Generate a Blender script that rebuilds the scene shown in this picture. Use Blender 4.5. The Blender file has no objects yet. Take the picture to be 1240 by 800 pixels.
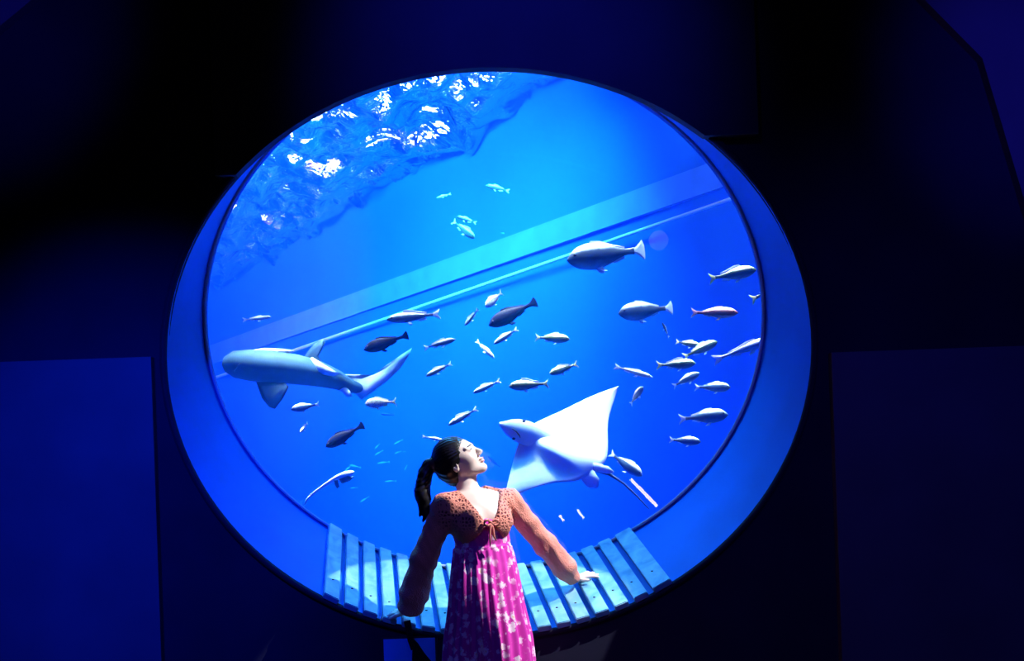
import bpy, bmesh, math, random
import numpy as np
from mathutils import Vector, Matrix

random.seed(7)
RNG = np.random.RandomState(11)
SC = bpy.context.scene
COL = SC.collection
PI = math.pi

# ------------------------------------------------------------------ camera
F_PX, PX0, PY0, ROLL = 1074.0, 620.0, 560.0, math.radians(2.0)
EYE = Vector((0.0, -4.4, 1.35))
_c, _s = math.cos(ROLL), math.sin(ROLL)
cd = bpy.data.cameras.new('camera')
cd.sensor_width = 36.0
cd.lens = 36.0 * F_PX / 1240.0
cd.shift_y = (PY0 - 400.0) / 1240.0
cd.clip_start, cd.clip_end = 0.05, 200
cam = bpy.data.objects.new('camera', cd)
COL.objects.link(cam)
cam.matrix_world = Matrix(((_c, _s, 0, EYE.x), (0, 0, -1, EYE.y), (-_s, _c, 0, EYE.z), (0, 0, 0, 1)))
SC.camera = cam


def W(px, py, y):
    """photo pixel -> point on the plane at depth y (metres)"""
    u, v = (px - PX0) / F_PX, (PY0 - py) / F_PX
    d = y - EYE.y
    return Vector((EYE.x + (u * _c + v * _s) * d, y, EYE.z + (-u * _s + v * _c) * d))


# ------------------------------------------------------------------ world, exposure
wd = bpy.data.worlds.new('world')
SC.world = wd
wd.use_nodes = True
wd.node_tree.nodes['Background'].inputs[0].default_value = (0.01, 0.02, 0.12, 1)
wd.node_tree.nodes['Background'].inputs[1].default_value = 0.02
vs = SC.view_settings
vs.view_transform = 'Standard'
vs.look = 'None'
vs.exposure = 0.0
vs.gamma = 1.0
vs.use_curve_mapping = False
SC.cycles.use_denoising = True
SC.cycles.max_bounces = 8
SC.cycles.diffuse_bounces = 3
SC.cycles.glossy_bounces = 3
SC.cycles.volume_bounces = 1
SC.cycles.transparent_max_bounces = 16
SC.cycles.sample_clamp_indirect = 4.0
SC.cycles.caustics_reflective = False
SC.cycles.caustics_refractive = False


# ------------------------------------------------------------------ room lamps
def aim(o, target):
    o.rotation_euler = (Vector(target) - o.location).to_track_quat('-Z', 'Y').to_euler()


def spot(name, loc, target, watts, size_deg, blend, color, radius=0.05):
    d = bpy.data.lights.new(name, 'SPOT')
    d.energy, d.spot_size, d.spot_blend = watts, math.radians(size_deg), blend
    d.color, d.shadow_soft_size = color, radius
    o = bpy.data.objects.new(name, d)
    COL.objects.link(o)
    o.location = loc
    aim(o, target)
    return o


KEY = Vector((2.35, -0.95, 4.2))
spot('white_spot_lamp', KEY, W(652, 632, -0.15), 1600, 17.5, 0.10, (0.95, 0.97, 1.0), 0.002)
spot('blue_wash_lamp', (-0.6, -4.6, 3.6), (-0.1, -0.1, 0.8), 120, 34, 1.0, (0.06, 0.07, 1.0), 0.04)  # added blue fill for the person's shaded side and the lower wall
spot('blue_wash_lamp', (-1.5, -3.4, 3.6), (-1.95, 0, 1.1), 1150, 42, 1.0, (0.0, 0.03, 1.0), 0.1)
spot('blue_wash_lamp', (1.6, -3.6, 3.6), (2.1, 0, 1.0), 150, 60, 1.0, (0.03, 0.03, 1.0), 0.1)
spot('blue_wash_lamp', (0.0, -2.0, 4.2), (0.1, 0, 3.4), 160, 62, 1.0, (0.02, 0.03, 1.0), 0.1)
spot('blue_wash_lamp', (2.3, -2.6, 3.0), (2.75, 0, 3.2), 160, 45, 1.0, (0.04, 0.03, 1.0), 0.1)
spot('blue_wash_lamp', (-2.0, -2.6, 3.0), (-2.7, 0, 3.7), 120, 45, 1.0, (0.03, 0.03, 1.0), 0.1)


# ------------------------------------------------------------------ materials
def new_mat(name):
    m = bpy.data.materials.new(name)
    m.use_nodes = True
    nt = m.node_tree
    return m, nt, nt.nodes, nt.links, nt.nodes['Principled BSDF']


def mat(name, col, rough=0.6, spec=0.3, noise=0.0, nscale=6.0, bump=0.0, bscale=60.0, metallic=0.0, sub=0.0, coat=0.0):
    m, nt, N, L, P = new_mat(name)
    P.inputs['Base Color'].default_value = (*col, 1)
    P.inputs['Roughness'].default_value = rough
    P.inputs['Specular IOR Level'].default_value = spec
    P.inputs['Metallic'].default_value = metallic
    if sub:
        P.inputs['Subsurface Weight'].default_value = sub
        P.inputs['Subsurface Radius'].default_value = (0.01, 0.005, 0.003)
    if noise or bump:
        tc = N.new('ShaderNodeTexCoord')
        if noise:
            n = N.new('ShaderNodeTexNoise')
            n.inputs['Scale'].default_value = nscale
            n.inputs['Detail'].default_value = 6
            L.new(tc.outputs['Object'], n.inputs['Vector'])
            r = N.new('ShaderNodeValToRGB')
            r.color_ramp.elements[0].position = 0.3
            r.color_ramp.elements[1].position = 0.7
            r.color_ramp.elements[0].color = (*[c * (1 - noise) for c in col], 1)
            r.color_ramp.elements[1].color = (*[min(1, c * (1 + noise)) for c in col], 1)
            L.new(n.outputs['Fac'], r.inputs['Fac'])
            L.new(r.outputs['Color'], P.inputs['Base Color'])
        if bump:
            n2 = N.new('ShaderNodeTexNoise')
            n2.inputs['Scale'].default_value = bscale
            n2.inputs['Detail'].default_value = 4
            L.new(tc.outputs['Object'], n2.inputs['Vector'])
            b = N.new('ShaderNodeBump')
            b.inputs['Strength'].default_value = bump
            b.inputs['Distance'].default_value = 0.01
            L.new(n2.outputs['Fac'], b.inputs['Height'])
            L.new(b.outputs['Normal'], P.inputs['Normal'])
    return m


def emit_mat(name, col, strength):
    m, nt, N, L, P = new_mat(name)
    N.remove(P)
    e = N.new('ShaderNodeEmission')
    e.inputs[0].default_value = (*col, 1)
    e.inputs[1].default_value = strength
    L.new(e.outputs[0], N['Material Output'].inputs['Surface'])
    return m


M = {}
M['wall'] = mat('wall_paint', (0.011, 0.011, 0.03), 0.75, 0.2, 0.15, 3, 0.05, 90)
M['header'] = mat('header_paint', (0.03, 0.03, 0.06), 0.7, 0.2, 0.1, 3, 0.04, 90)
M['panel'] = mat('panel_paint', (0.06, 0.06, 0.11), 0.55, 0.3, 0.12, 2.5, 0.03, 70)
M['floor'] = mat('floor_carpet', (0.012, 0.012, 0.02), 0.9, 0.1, 0.3, 40, 0.3, 300)
M['ceiling'] = mat('ceiling_paint', (0.012, 0.012, 0.02), 0.9, 0.1)
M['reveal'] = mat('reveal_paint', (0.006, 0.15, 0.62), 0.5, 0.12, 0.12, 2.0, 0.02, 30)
M['gasket'] = mat('gasket_rubber', (0.42, 0.5, 0.62), 0.35, 0.5)
M['tank'] = mat('tank_paint', (0.02, 0.14, 0.85), 0.8, 0.1, 0.10, 0.4)
M['tankfloor'] = mat('tank_sand', (0.02, 0.14, 0.75), 0.9, 0.05, 0.15, 1.2)
M['dark'] = mat('dark_metal', (0.02, 0.02, 0.03), 0.5, 0.4)


# ------------------------------------------------------------------ object helpers
def mesh_obj(name, verts, faces, material, parent=None, smooth=False):
    me = bpy.data.meshes.new(name)
    me.from_pydata([tuple(v) for v in verts], [], faces)
    me.update()
    if smooth:
        me.polygons.foreach_set('use_smooth', [True] * len(me.polygons))
    if material:
        me.materials.append(material)
    o = bpy.data.objects.new(name, me)
    COL.objects.link(o)
    if parent:
        o.parent = parent
    return o


def tag(o, label=None, cat=None, group=None, kind=None):
    if label: o['label'] = label
    if cat: o['category'] = cat
    if group: o['group'] = group
    if kind: o['kind'] = kind
    return o


def struct(name, verts, faces, material, smooth=False, label=None):
    o = mesh_obj(name, verts, faces, material, smooth=smooth)
    o['kind'] = 'structure'
    if label: o['label'] = label
    return o


def empty(name, loc=(0, 0, 0)):
    o = bpy.data.objects.new(name, None)
    COL.objects.link(o)
    o.location = loc
    o.empty_display_size = 0.1
    return o


def box_vf(x0, x1, y0, y1, z0, z1):
    v = [(x, y, z) for x in (x0, x1) for y in (y0, y1) for z in (z0, z1)]
    f = [(0, 1, 3, 2), (4, 6, 7, 5), (0, 4, 5, 1), (2, 3, 7, 6), (0, 2, 6, 4), (1, 5, 7, 3)]
    return v, f


def merge(parts):
    V, Fc = [], []
    for v, f in parts:
        n = len(V)
        V += [tuple(p) for p in v]
        Fc += [tuple(i + n for i in q) for q in f]
    return V, Fc


def tube(points, radii, seg=8, cap=True):
    pts = [Vector(p) for p in points]
    n = len(pts)
    if not hasattr(radii, '__len__'):
        radii = [radii] * n
    V, Fc = [], []
    ref = Vector((0.13, 0.31, 0.94))
    for i, p in enumerate(pts):
        t = (pts[min(i + 1, n - 1)] - pts[max(i - 1, 0)]).normalized()
        a = t.cross(ref).normalized()
        b = t.cross(a).normalized()
        for k in range(seg):
            q = 2 * PI * k / seg
            V.append(p + (a * math.cos(q) + b * math.sin(q)) * radii[i])
    for i in range(n - 1):
        for k in range(seg):
            k2 = (k + 1) % seg
            Fc.append((i * seg + k, i * seg + k2, (i + 1) * seg + k2, (i + 1) * seg + k))
    if cap:
        Fc.append(tuple(range(seg))[::-1])
        Fc.append(tuple((n - 1) * seg + k for k in range(seg)))
    return V, Fc


def prism(poly_front, thick):
    """polygon in an xz plane (list of Vector) extruded towards -y by thick"""
    n = len(poly_front)
    V = [Vector(p) for p in poly_front] + [Vector(p) + Vector((0, -thick, 0)) for p in poly_front]
    Fc = [tuple(range(n)), tuple(range(2 * n - 1, n - 1, -1))]
    for i in range(n):
        j = (i + 1) % n
        Fc.append((i, n + i, n + j, j))
    return V, Fc


# ------------------------------------------------------------------ window opening
Y_FRONT, Y_GLASS = 0.0, 0.60
OUT = (592.2, 424.0, 390.2, 343.6, -0.061)
INN = (586.1, 378.6, 339.2, 310.3, -0.006)


def ell(E_, a, y, grow=0.0):
    cx, cy, ra, rb, t = E_
    ra, rb = ra + grow, rb + grow
    x, yy = ra * math.cos(a), rb * math.sin(a)
    return W(cx + x * math.cos(t) - yy * math.sin(t), cy + x * math.sin(t) + yy * math.cos(t), y)


NSEG = 160
ANG = [2 * PI * i / NSEG for i in range(NSEG)]           # pixel angle, 90 deg = bottom
outer = [ell(OUT, a, Y_FRONT) for a in ANG]
inner = [ell(INN, a, Y_GLASS) for a in ANG]


def holed_wall(name, ring, y, x0, x1, z0, z1, material, flip=False):
    n = len(ring)
    cx = sum(p.x for p in ring) / n
    cz = sum(p.z for p in ring) / n
    # far ring on the rectangle: corner angles are included by snapping the nearest sample
    far = []
    for p in ring:
        dx, dz = p.x - cx, p.z - cz
        t = min(((x1 - cx) if dx > 0 else (x0 - cx)) / dx if abs(dx) > 1e-9 else 1e9,
                ((z1 - cz) if dz > 0 else (z0 - cz)) / dz if abs(dz) > 1e-9 else 1e9)
        far.append(Vector((cx + dx * t, y, cz + dz * t)))
    for c in ((x0, z0), (x0, z1), (x1, z0), (x1, z1)):
        k = min(range(n), key=lambda i: (far[i].x - c[0]) ** 2 + (far[i].z - c[1]) ** 2)
        far[k] = Vector((c[0], y, c[1]))
    V = list(ring) + far
    Fc = []
    for i in range(n):
        j = (i + 1) % n
        q = (i, j, n + j, n + i)
        Fc.append(q[::-1] if flip else q)
    return struct(name, V, Fc, material)


RX0, RX1, RZ1, RYB = -3.6, 3.9, 4.6, -6.6
holed_wall('wall_front', outer, Y_FRONT, RX0, RX1, 0.0, RZ1, M['wall'])
holed_wall('wall_tank_front', [Vector((p.x, Y_GLASS + 0.06, p.z)) for p in inner], Y_GLASS + 0.06, -14.0, 8.0, -1.6, 9.6, M['tank'], True)
V, Fc = [], []
for k in range(7):
    t = k / 6
    for i in range(NSEG):
        V.append(outer[i].lerp(inner[i], t))
for i in range(NSEG):
    V.append(inner[i] + Vector((0, 0.06, 0)))
for k in range(7):
    for i in range(NSEG):
        j = (i + 1) % NSEG
        Fc.append((k * NSEG + i, (k + 1) * NSEG + i, (k + 1) * NSEG + j, k * NSEG + j))
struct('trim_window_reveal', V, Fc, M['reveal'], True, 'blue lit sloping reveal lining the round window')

# gasket where the acrylic meets the reveal: a thin ring of square section
V, Fc = [], []
for (g, y) in ((1.0, Y_GLASS - 0.03), (-2.5, Y_GLASS - 0.028), (-2.5, Y_GLASS + 0.02), (1.0, Y_GLASS + 0.02)):
    V += [ell(INN, a, y, g) for a in ANG]
for k in range(4):
    for i in range(NSEG):
        j = (i + 1) % NSEG
        k2 = (k + 1) % 4
        Fc.append((k * NSEG + i, k * NSEG + j, k2 * NSEG + j, k2 * NSEG + i))
struct('trim_window_gasket', V, Fc, M['gasket'], True, 'pale seal ring around the glass')
# lip on the room side of the opening
V, Fc = [], []
for (g, y) in ((7, -0.002), (7, -0.02), (0.5, -0.02), (0.5, 0.03)):
    V += [ell(OUT, a, 0.0, g) + Vector((0, y, 0)) for a in ANG]
for k in range(3):
    for i in range(NSEG):
        j = (i + 1) % NSEG
        Fc.append((k * NSEG + i, k * NSEG + j, (k + 1) * NSEG + j, (k + 1) * NSEG + i))
struct('trim_window_lip', V, Fc, M['wall'], True, 'dark lip around the round opening')


def glass_mat(name, tint, gloss_scale, rough=0.0, ior=1.45):
    m, nt, N, L, P = new_mat(name)
    N.remove(P)
    tr = N.new('ShaderNodeBsdfTransparent')
    tr.inputs[0].default_value = (*tint, 1)
    gl = N.new('ShaderNodeBsdfGlossy')
    gl.inputs['Roughness'].default_value = rough
    fr = N.new('ShaderNodeFresnel')
    fr.inputs[0].default_value = ior
    mx = N.new('ShaderNodeMixShader')
    if gloss_scale != 1:
        mu = N.new('ShaderNodeMath')
        mu.operation = 'MULTIPLY'
        mu.inputs[1].default_value = gloss_scale
        L.new(fr.outputs[0], mu.inputs[0])
        L.new(mu.outputs[0], mx.inputs[0])
    else:
        L.new(fr.outputs[0], mx.inputs[0])
    L.new(tr.outputs[0], mx.inputs[1])
    L.new(gl.outputs[0], mx.inputs[2])
    L.new(mx.outputs[0], N['Material Output'].inputs['Surface'])
    return m


def acrylic_mat():
    """thin clear sheet: the same Fresnel curve from both sides"""
    m = glass_mat('acrylic', (0.99, 0.995, 1.0), 1.0)
    N, L = m.node_tree.nodes, m.node_tree.links
    mx = [q for q in N if q.type == 'MIX_SHADER'][0]
    lw = N.new('ShaderNodeLayerWeight')
    lw.inputs['Blend'].default_value = 0.5
    pw = N.new('ShaderNodeMath'); pw.operation = 'POWER'; pw.inputs[1].default_value = 5.0
    ma = N.new('ShaderNodeMath'); ma.operation = 'MULTIPLY_ADD'
    ma.inputs[1].default_value, ma.inputs[2].default_value = 0.96, 0.04
    L.new(lw.outputs['Facing'], pw.inputs[0]); L.new(pw.outputs[0], ma.inputs[0])
    L.new(ma.outputs[0], mx.inputs[0])
    return m


M['glass'] = acrylic_mat()
ring = [ell(INN, a, Y_GLASS, -1.0) for a in ANG]
struct('window_1', ring, [tuple(range(NSEG))], M['glass'], label='large round acrylic pane of the aquarium tank')

# ------------------------------------------------------------------ room shell
struct('floor', [(RX0, RYB, 0), (RX1, RYB, 0), (RX1, 0, 0), (RX0, 0, 0)], [(0, 1, 2, 3)], M['floor'])
struct('ceiling', [(RX0, RYB, RZ1), (RX1, RYB, RZ1), (RX1, 0, RZ1), (RX0, 0, RZ1)], [(3, 2, 1, 0)], M['ceiling'])
struct('wall_left', [(RX0, RYB, 0), (RX0, 0, 0), (RX0, 0, RZ1), (RX0, RYB, RZ1)], [(0, 1, 2, 3)], M['wall'])
struct('wall_right', [(RX1, RYB, 0), (RX1, 0, 0), (RX1, 0, RZ1), (RX1, RYB, RZ1)], [(3, 2, 1, 0)], M['wall'])
struct('wall_back', [(RX0, RYB, 0), (RX1, RYB, 0), (RX1, RYB, RZ1), (RX0, RYB, RZ1)], [(3, 2, 1, 0)], M['wall'])

# wall panels either side of the window, chamfered corner panels, header plate with arched cut
pl = W(187, 433, 0)
v, f = box_vf(RX0, pl.x, -0.045, 0, 0.0, pl.z)
struct('trim_1', v, f, M['panel'], label='tall blue lit wall panel beside the round window')
pr = W(1003, 428, 0)
v, f = box_vf(pr.x, RX1, -0.045, 0, 0.0, pr.z)
struct('trim_2', v, f, M['panel'], label='dim dark blue wall panel beside the round window')
v, f = prism([W(-160, 175, 0), W(62, -8, 0), W(95, -60, 0), Vector((W(95, -60, 0).x, 0, RZ1)), Vector((RX0, 0, RZ1)), Vector((RX0, 0, W(-160, 175, 0).z))], 0.05)
struct('trim_3', v, f, M['panel'], label='chamfered panel in the upper wall corner')
q = [W(1060, -60, 0), W(1108, 0, 0), W(1183, 76, 0), W(1245, 285, 0), W(1290, 420, 0)]
v, f = prism([Vector((q[0].x, 0, RZ1))] + q + [Vector((RX1, 0, q[-1].z)), Vector((RX1, 0, RZ1))], 0.05)
struct('trim_4', v, f, M['panel'], label='faceted panel in the upper wall corner')
HDR = (592.2, 424.0, 390.2, 337.0, -0.05)
a0, a1 = math.radians(180 + 41.5), math.radians(360 - 46)
arc = [ell(HDR, a0 + (a1 - a0) * i / 50, 0.0) for i in range(51)]
zt = RZ1
xl, xr = W(262, 160, 0), W(915, 158, 0)
V = [Vector((p.x, -0.05, p.z)) for p in arc] + [Vector((xl.x + (xr.x - xl.x) * i / 50, -0.05, zt)) for i in range(51)]
n = len(arc)
V += [Vector((p.x, 0, p.z)) for p in V[:n]]
i0 = len(V)
zl, zr = arc[0].z, arc[-1].z
V += [Vector((xl.x, -0.05, zl)), Vector((xr.x, -0.05, zr)), Vector((xl.x, 0, zl)), Vector((xr.x, 0, zr))]
Fc = [(i, i + 1, n + i + 1, n + i) for i in range(n - 1)]
Fc += [(i, 2 * n + i, 2 * n + i + 1, i + 1) for i in range(n - 1)]
Fc += [(i0, 0, n), (n - 1, i0 + 1, 2 * n - 1), (i0, i0 + 2, 2 * n, 0), (n - 1, 3 * n - 1, i0 + 3, i0 + 1)]
struct('trim_5', V, Fc, M['header'], label='dark header plate arched over the round window')

# ------------------------------------------------------------------ planks on the sill
def plank_mat():
    m, nt, N, L, P = new_mat('weathered_plank')
    tc = N.new('ShaderNodeTexCoord')
    n1 = N.new('ShaderNodeTexNoise')
    n1.inputs['Scale'].default_value = 9
    n1.inputs['Detail'].default_value = 7
    n1.inputs['Distortion'].default_value = 0.8
    L.new(tc.outputs['Object'], n1.inputs['Vector'])
    r = N.new('ShaderNodeValToRGB')
    r.color_ramp.elements[0].position, r.color_ramp.elements[1].position = 0.32, 0.68
    r.color_ramp.elements[0].color = (0.06, 0.26, 0.42, 1)
    r.color_ramp.elements[1].color = (0.26, 0.52, 0.64, 1)
    L.new(n1.outputs['Fac'], r.inputs['Fac'])
    L.new(r.outputs['Color'], P.inputs['Base Color'])
    P.inputs['Roughness'].default_value = 0.4
    b = N.new('ShaderNodeBump')
    b.inputs['Strength'].default_value = 0.25
    b.inputs['Distance'].default_value = 0.004
    L.new(n1.outputs['Fac'], b.inputs['Height'])
    L.new(b.outputs['Normal'], P.inputs['Normal'])
    return m


M['plank'] = plank_mat()
M['screw'] = mat('screw_steel', (0.05, 0.05, 0.06), 0.4, 0.5, metallic=0.6)


def sill_point(a, t, lift):
    """point above the reveal: a = pixel angle, t = 0 front .. 1 at the glass, lift metres inwards"""
    po, pi_ = ell(OUT, a, Y_FRONT), ell(INN, a, Y_GLASS)
    p = po.lerp(pi_, t)
    e = ell(OUT, a + 0.01, 0.0).lerp(ell(INN, a + 0.01, Y_GLASS), t) - p
    ax = pi_ - po
    nrm = e.cross(ax).normalized()
    if nrm.z < 0: nrm = -nrm
    return p + nrm * lift


def ang_at_px(x):
    lo, hi = math.radians(20), math.radians(160)
    for _ in range(50):
        mid = (lo + hi) / 2
        t = OUT[4]
        xx = OUT[0] + OUT[2] * math.cos(mid) * math.cos(t) - OUT[3] * math.sin(mid) * math.sin(t)
        if xx > x: lo = mid
        else: hi = mid
    return (lo + hi) / 2


NPL = 18
for i in range(NPL):
    xa, xb = 389 + (813 - 389) * i / NPL + 2.6, 389 + (813 - 389) * (i + 1) / NPL - 4.6
    if i == 0: xa = 390
    if i == NPL - 1: xb = 813
    aa, ab = ang_at_px(xa), ang_at_px(xb)
    V = []
    t0, t1 = -0.045, 0.965
    for lift in (0.006, 0.040):
        for t in (t0, t1):
            for a in (aa, ab):
                V.append(sill_point(a, t, lift))
    Fc = [(0, 1, 3, 2), (4, 6, 7, 5), (0, 4, 5, 1), (2, 3, 7, 6), (0, 2, 6, 4), (1, 5, 7, 3)]
    o = struct('trim_plank', V, Fc, M['plank'], label='weathered pale plank on the window sill')
    bm = bmesh.new(); bm.from_mesh(o.data)
    bmesh.ops.bevel(bm, geom=bm.edges[:], offset=0.004, segments=2, affect='EDGES')
    bmesh.ops.recalc_face_normals(bm, faces=bm.faces)
    bm.to_mesh(o.data); bm.free()
    sp = sill_point((aa + ab) / 2, 0.17, 0.041)
    v, f = tube([sp - Vector((0, 0, 0.003)), sp + Vector((0, 0.001, 0.002))], 0.006, 8)
    mesh_obj('screw', v, f, M['screw'], o)

# ------------------------------------------------------------------ tank
Z_SURF = 5.6
TW = Vector((2.1, 3.6, 0)); TD = Vector((-0.574, 0.819, 0))        # oblique far wall


def tw(s, z, off=0.0):
    p = TW + TD * s + Vector((-0.819, -0.574, 0)) * off
    return Vector((p.x, p.y, z))


TZ0, TZ1 = -1.5, 9.5
struct('wall_tank_far', [tw(-3.5, TZ0), tw(27.2, TZ0), tw(27.2, 5.85), tw(-3.5, 5.85)], [(0, 1, 2, 3)], M['tank'])
struct('wall_tank_side', [(-13.5, 0.6, TZ0), (-13.5, 26, TZ0), (-13.5, 26, TZ1), (-13.5, 0.6, TZ1)], [(0, 1, 2, 3)], M['tank'])
struct('floor_tank', [(-14, 0.5, TZ0), (8, 0.5, TZ0), (8, 26, TZ0), (-14, 26, TZ0)], [(0, 1, 2, 3)], M['tankfloor'])
struct('ceiling_tank', [(-14, 0.5, TZ1), (8, 0.5, TZ1), (8, 34, TZ1), (-14, 34, TZ1)], [(3, 2, 1, 0)], M['tank'])

# band on the far wall and the guide rope strung below it
def on_wall(px, py):
    """photo pixel -> parameters on the far tank wall"""
    d = (W(px, py, 0) - EYE).normalized()
    nrm = Vector((-0.819, -0.574, 0))
    t = (TW - EYE).dot(nrm) / d.dot(nrm)
    p = EYE + d * t
    return (p - TW).dot(TD), p.z


s0, zb0 = on_wall(884, 208)
s1, zb1 = on_wall(256, 430)
zb = (zb0 + zb1) / 2
M['band'] = mat('band_paint', (0.12, 0.27, 0.92), 0.7, 0.2, 0.10, 3.0)
hb = 0.13
v, f = [], []
for (s, z0_, z1_) in ((-3.4, zb0 - hb, zb0 + hb), (s0, zb0 - hb, zb0 + hb), (s1, zb1 - hb * 1.7, zb1 + hb * 1.7), (23, zb1 - hb * 1.7, zb1 + hb * 1.7)):
    v += [tw(s, z0_, 0.0), tw(s, z1_, 0.0), tw(s, z0_, 0.05), tw(s, z1_, 0.05)]
for k in range(3):
    a = k * 4
    f += [(a + 2, a + 6, a + 7, a + 3), (a, a + 2, a + 6, a + 4), (a + 1, a + 5, a + 7, a + 3)]
struct('trim_tank_band', v, f, M['band'], label='pale band running along the far wall of the tank')
r0, zr0 = on_wall(890, 245)
r1, zr1 = on_wall(262, 459)
M['rope'] = mat('rope_fibre', (0.75, 0.9, 0.95), 0.6, 0.2)
pts, rad = [], []
for i in range(25):
    t = -0.18 + 1.45 * i / 24
    s = r0 + (r1 - r0) * t
    z = zr0 + (zr1 - zr0) * min(max(t, 0), 1)
    pts.append(tw(s, z, 0.12)); rad.append(0.016 + 0.018 * min(max(t, 0), 1))
v, f = tube(pts, rad, 8)
tag(mesh_obj('guide_rope', v, f, M['rope'], smooth=True), 'thin white rope strung along the far tank wall under the pale band', 'rope')

# rippled water surface
def wave_field(X, Y):
    Z = np.zeros_like(X)
    R = np.random.RandomState(5)
    for k in range(46):
        lam = 0.28 * (1.5 / 0.28) ** R.rand()
        th = R.normal(0.6, 0.9)
        amp = 0.0180 * lam ** 0.95
        ph = R.rand() * 6.28
        q = 2 * PI / lam * (X * math.cos(th) + Y * math.sin(th)) + ph
        Z += amp * (np.sin(q) + 0.35 * np.sin(2 * q + 0.7))
    return Z


nx, ny = 300, 420
gx = np.linspace(-13.2, 4.0, nx)
gy = np.linspace(0.7, 25.0, ny)
X, Y = np.meshgrid(gx, gy, indexing='ij')
Z = Z_SURF + wave_field(X, Y)
V = np.stack([X, Y, Z], -1).reshape(-1, 3)
I = np.arange(nx * ny).reshape(nx, ny)
Fq = np.stack([I[:-1, :-1], I[1:, :-1], I[1:, 1:], I[:-1, 1:]], -1).reshape(-1, 4)
ins = ((V[:, 0] - TW.x) * 0.819 + (V[:, 1] - TW.y) * 0.574) < 0.02
Fq = Fq[ins[Fq].all(1)]
used = np.unique(Fq); rem = np.full(len(V), -1); rem[used] = np.arange(len(used)); V = V[used]; Fq = rem[Fq]


def np_mesh(name, V, Fq, material, parent=None, smooth=True):
    me = bpy.data.meshes.new(name)
    V = np.asarray(V, np.float32); Fq = np.asarray(Fq, np.int32)
    me.vertices.add(len(V)); me.vertices.foreach_set('co', V.ravel())
    k = Fq.shape[1]
    me.loops.add(Fq.size); me.loops.foreach_set('vertex_index', Fq.ravel())
    me.polygons.add(len(Fq))
    me.polygons.foreach_set('loop_start', np.arange(0, Fq.size, k, dtype=np.int32))
    me.polygons.foreach_set('use_smooth', np.full(len(Fq), smooth))
    me.update(calc_edges=True); me.validate()
    if material: me.materials.append(material)
    o = bpy.data.objects.new(name, me)
    COL.objects.link(o)
    if parent: o.parent = parent
    return o


def surf_mat():
    m = glass_mat('water_surface', (0.97, 0.99, 1.0), 1.0, 0.02, 1.33)
    N, L = m.node_tree.nodes, m.node_tree.links
    tr = [q for q in N if q.type == 'BSDF_TRANSPARENT'][0]
    mxs = [q for q in N if q.type == 'MIX_SHADER'][0]
    N.remove(tr)
    rf = N.new('ShaderNodeBsdfRefraction')
    rf.inputs['IOR'].default_value = 1.33
    rf.inputs['Roughness'].default_value = 0.0
    L.new(rf.outputs[0], mxs.inputs[1])
    tc = N.new('ShaderNodeTexCoord')
    n = N.new('ShaderNodeTexNoise')
    n.inputs['Scale'].default_value = 3.2
    n.inputs['Detail'].default_value = 4
    n.inputs['Distortion'].default_value = 0.6
    L.new(tc.outputs['Object'], n.inputs['Vector'])
    b = N.new('ShaderNodeBump')
    b.inputs['Strength'].default_value = 0.8
    b.inputs['Distance'].default_value = 0.12
    L.new(n.outputs['Fac'], b.inputs['Height'])
    for nd in N:
        if nd.type in ('BSDF_GLOSSY', 'FRESNEL', 'BSDF_REFRACTION'):
            L.new(b.outputs['Normal'], nd.inputs['Normal'])
    return m


M['surface'] = surf_mat()
tag(np_mesh('water_surface', V, Fq, M['surface']), 'rippled underside of the water surface with bright glints', 'water', kind='stuff')

# water body: homogeneous blue haze
def water_mat():
    m, nt, N, L, P = new_mat('sea_water')
    N.remove(P)
    vs_ = N.new('ShaderNodeVolumeScatter')
    vs_.inputs['Color'].default_value = (0.02, 0.26, 1.0, 1)
    vs_.inputs['Density'].default_value = 0.03
    vs_.inputs['Anisotropy'].default_value = 0.3
    va = N.new('ShaderNodeVolumeAbsorption')
    va.inputs['Color'].default_value = (0.55, 0.62, 0.97, 1)
    va.inputs['Density'].default_value = 0.10
    ad = N.new('ShaderNodeAddShader')
    L.new(vs_.outputs[0], ad.inputs[0]); L.new(va.outputs[0], ad.inputs[1])
    L.new(ad.outputs[0], N['Material Output'].inputs['Volume'])
    return m


M['water'] = water_mat()
tri = [(-13.3, 0.68), (4.05, 0.68), (-13.3, 25.4)]
v = [(x, y, z) for z in (TZ0 + 0.02, Z_SURF - 0.32) for x, y in tri]
f = [(0, 1, 2), (5, 4, 3), (0, 3, 4, 1), (1, 4, 5, 2), (2, 5, 3, 0)]
tag(mesh_obj('sea_water', v, [q[::-1] for q in f], M['water']), 'clear deep blue sea water filling the aquarium tank', 'water', kind='stuff')

# flood lamps hung over the tank: housing, glowing face, hangers; the near ones are narrow-beam
M['lampblue'] = emit_mat('lamp_blue', (0.16, 0.55, 1.0), 3.0)
M['lampglint'] = emit_mat('lamp_glint', (0.55, 0.85, 1.0), 120.0)
M['lampviolet'] = emit_mat('lamp_violet', (0.9, 0.12, 1.0), 3.0)
M['lampface'] = emit_mat('lamp_face', (0.8, 0.95, 1.0), 1.5)


M['lampglint2'] = emit_mat('lamp_glint_violet', (0.55, 0.25, 1.0), 40.0)


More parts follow.
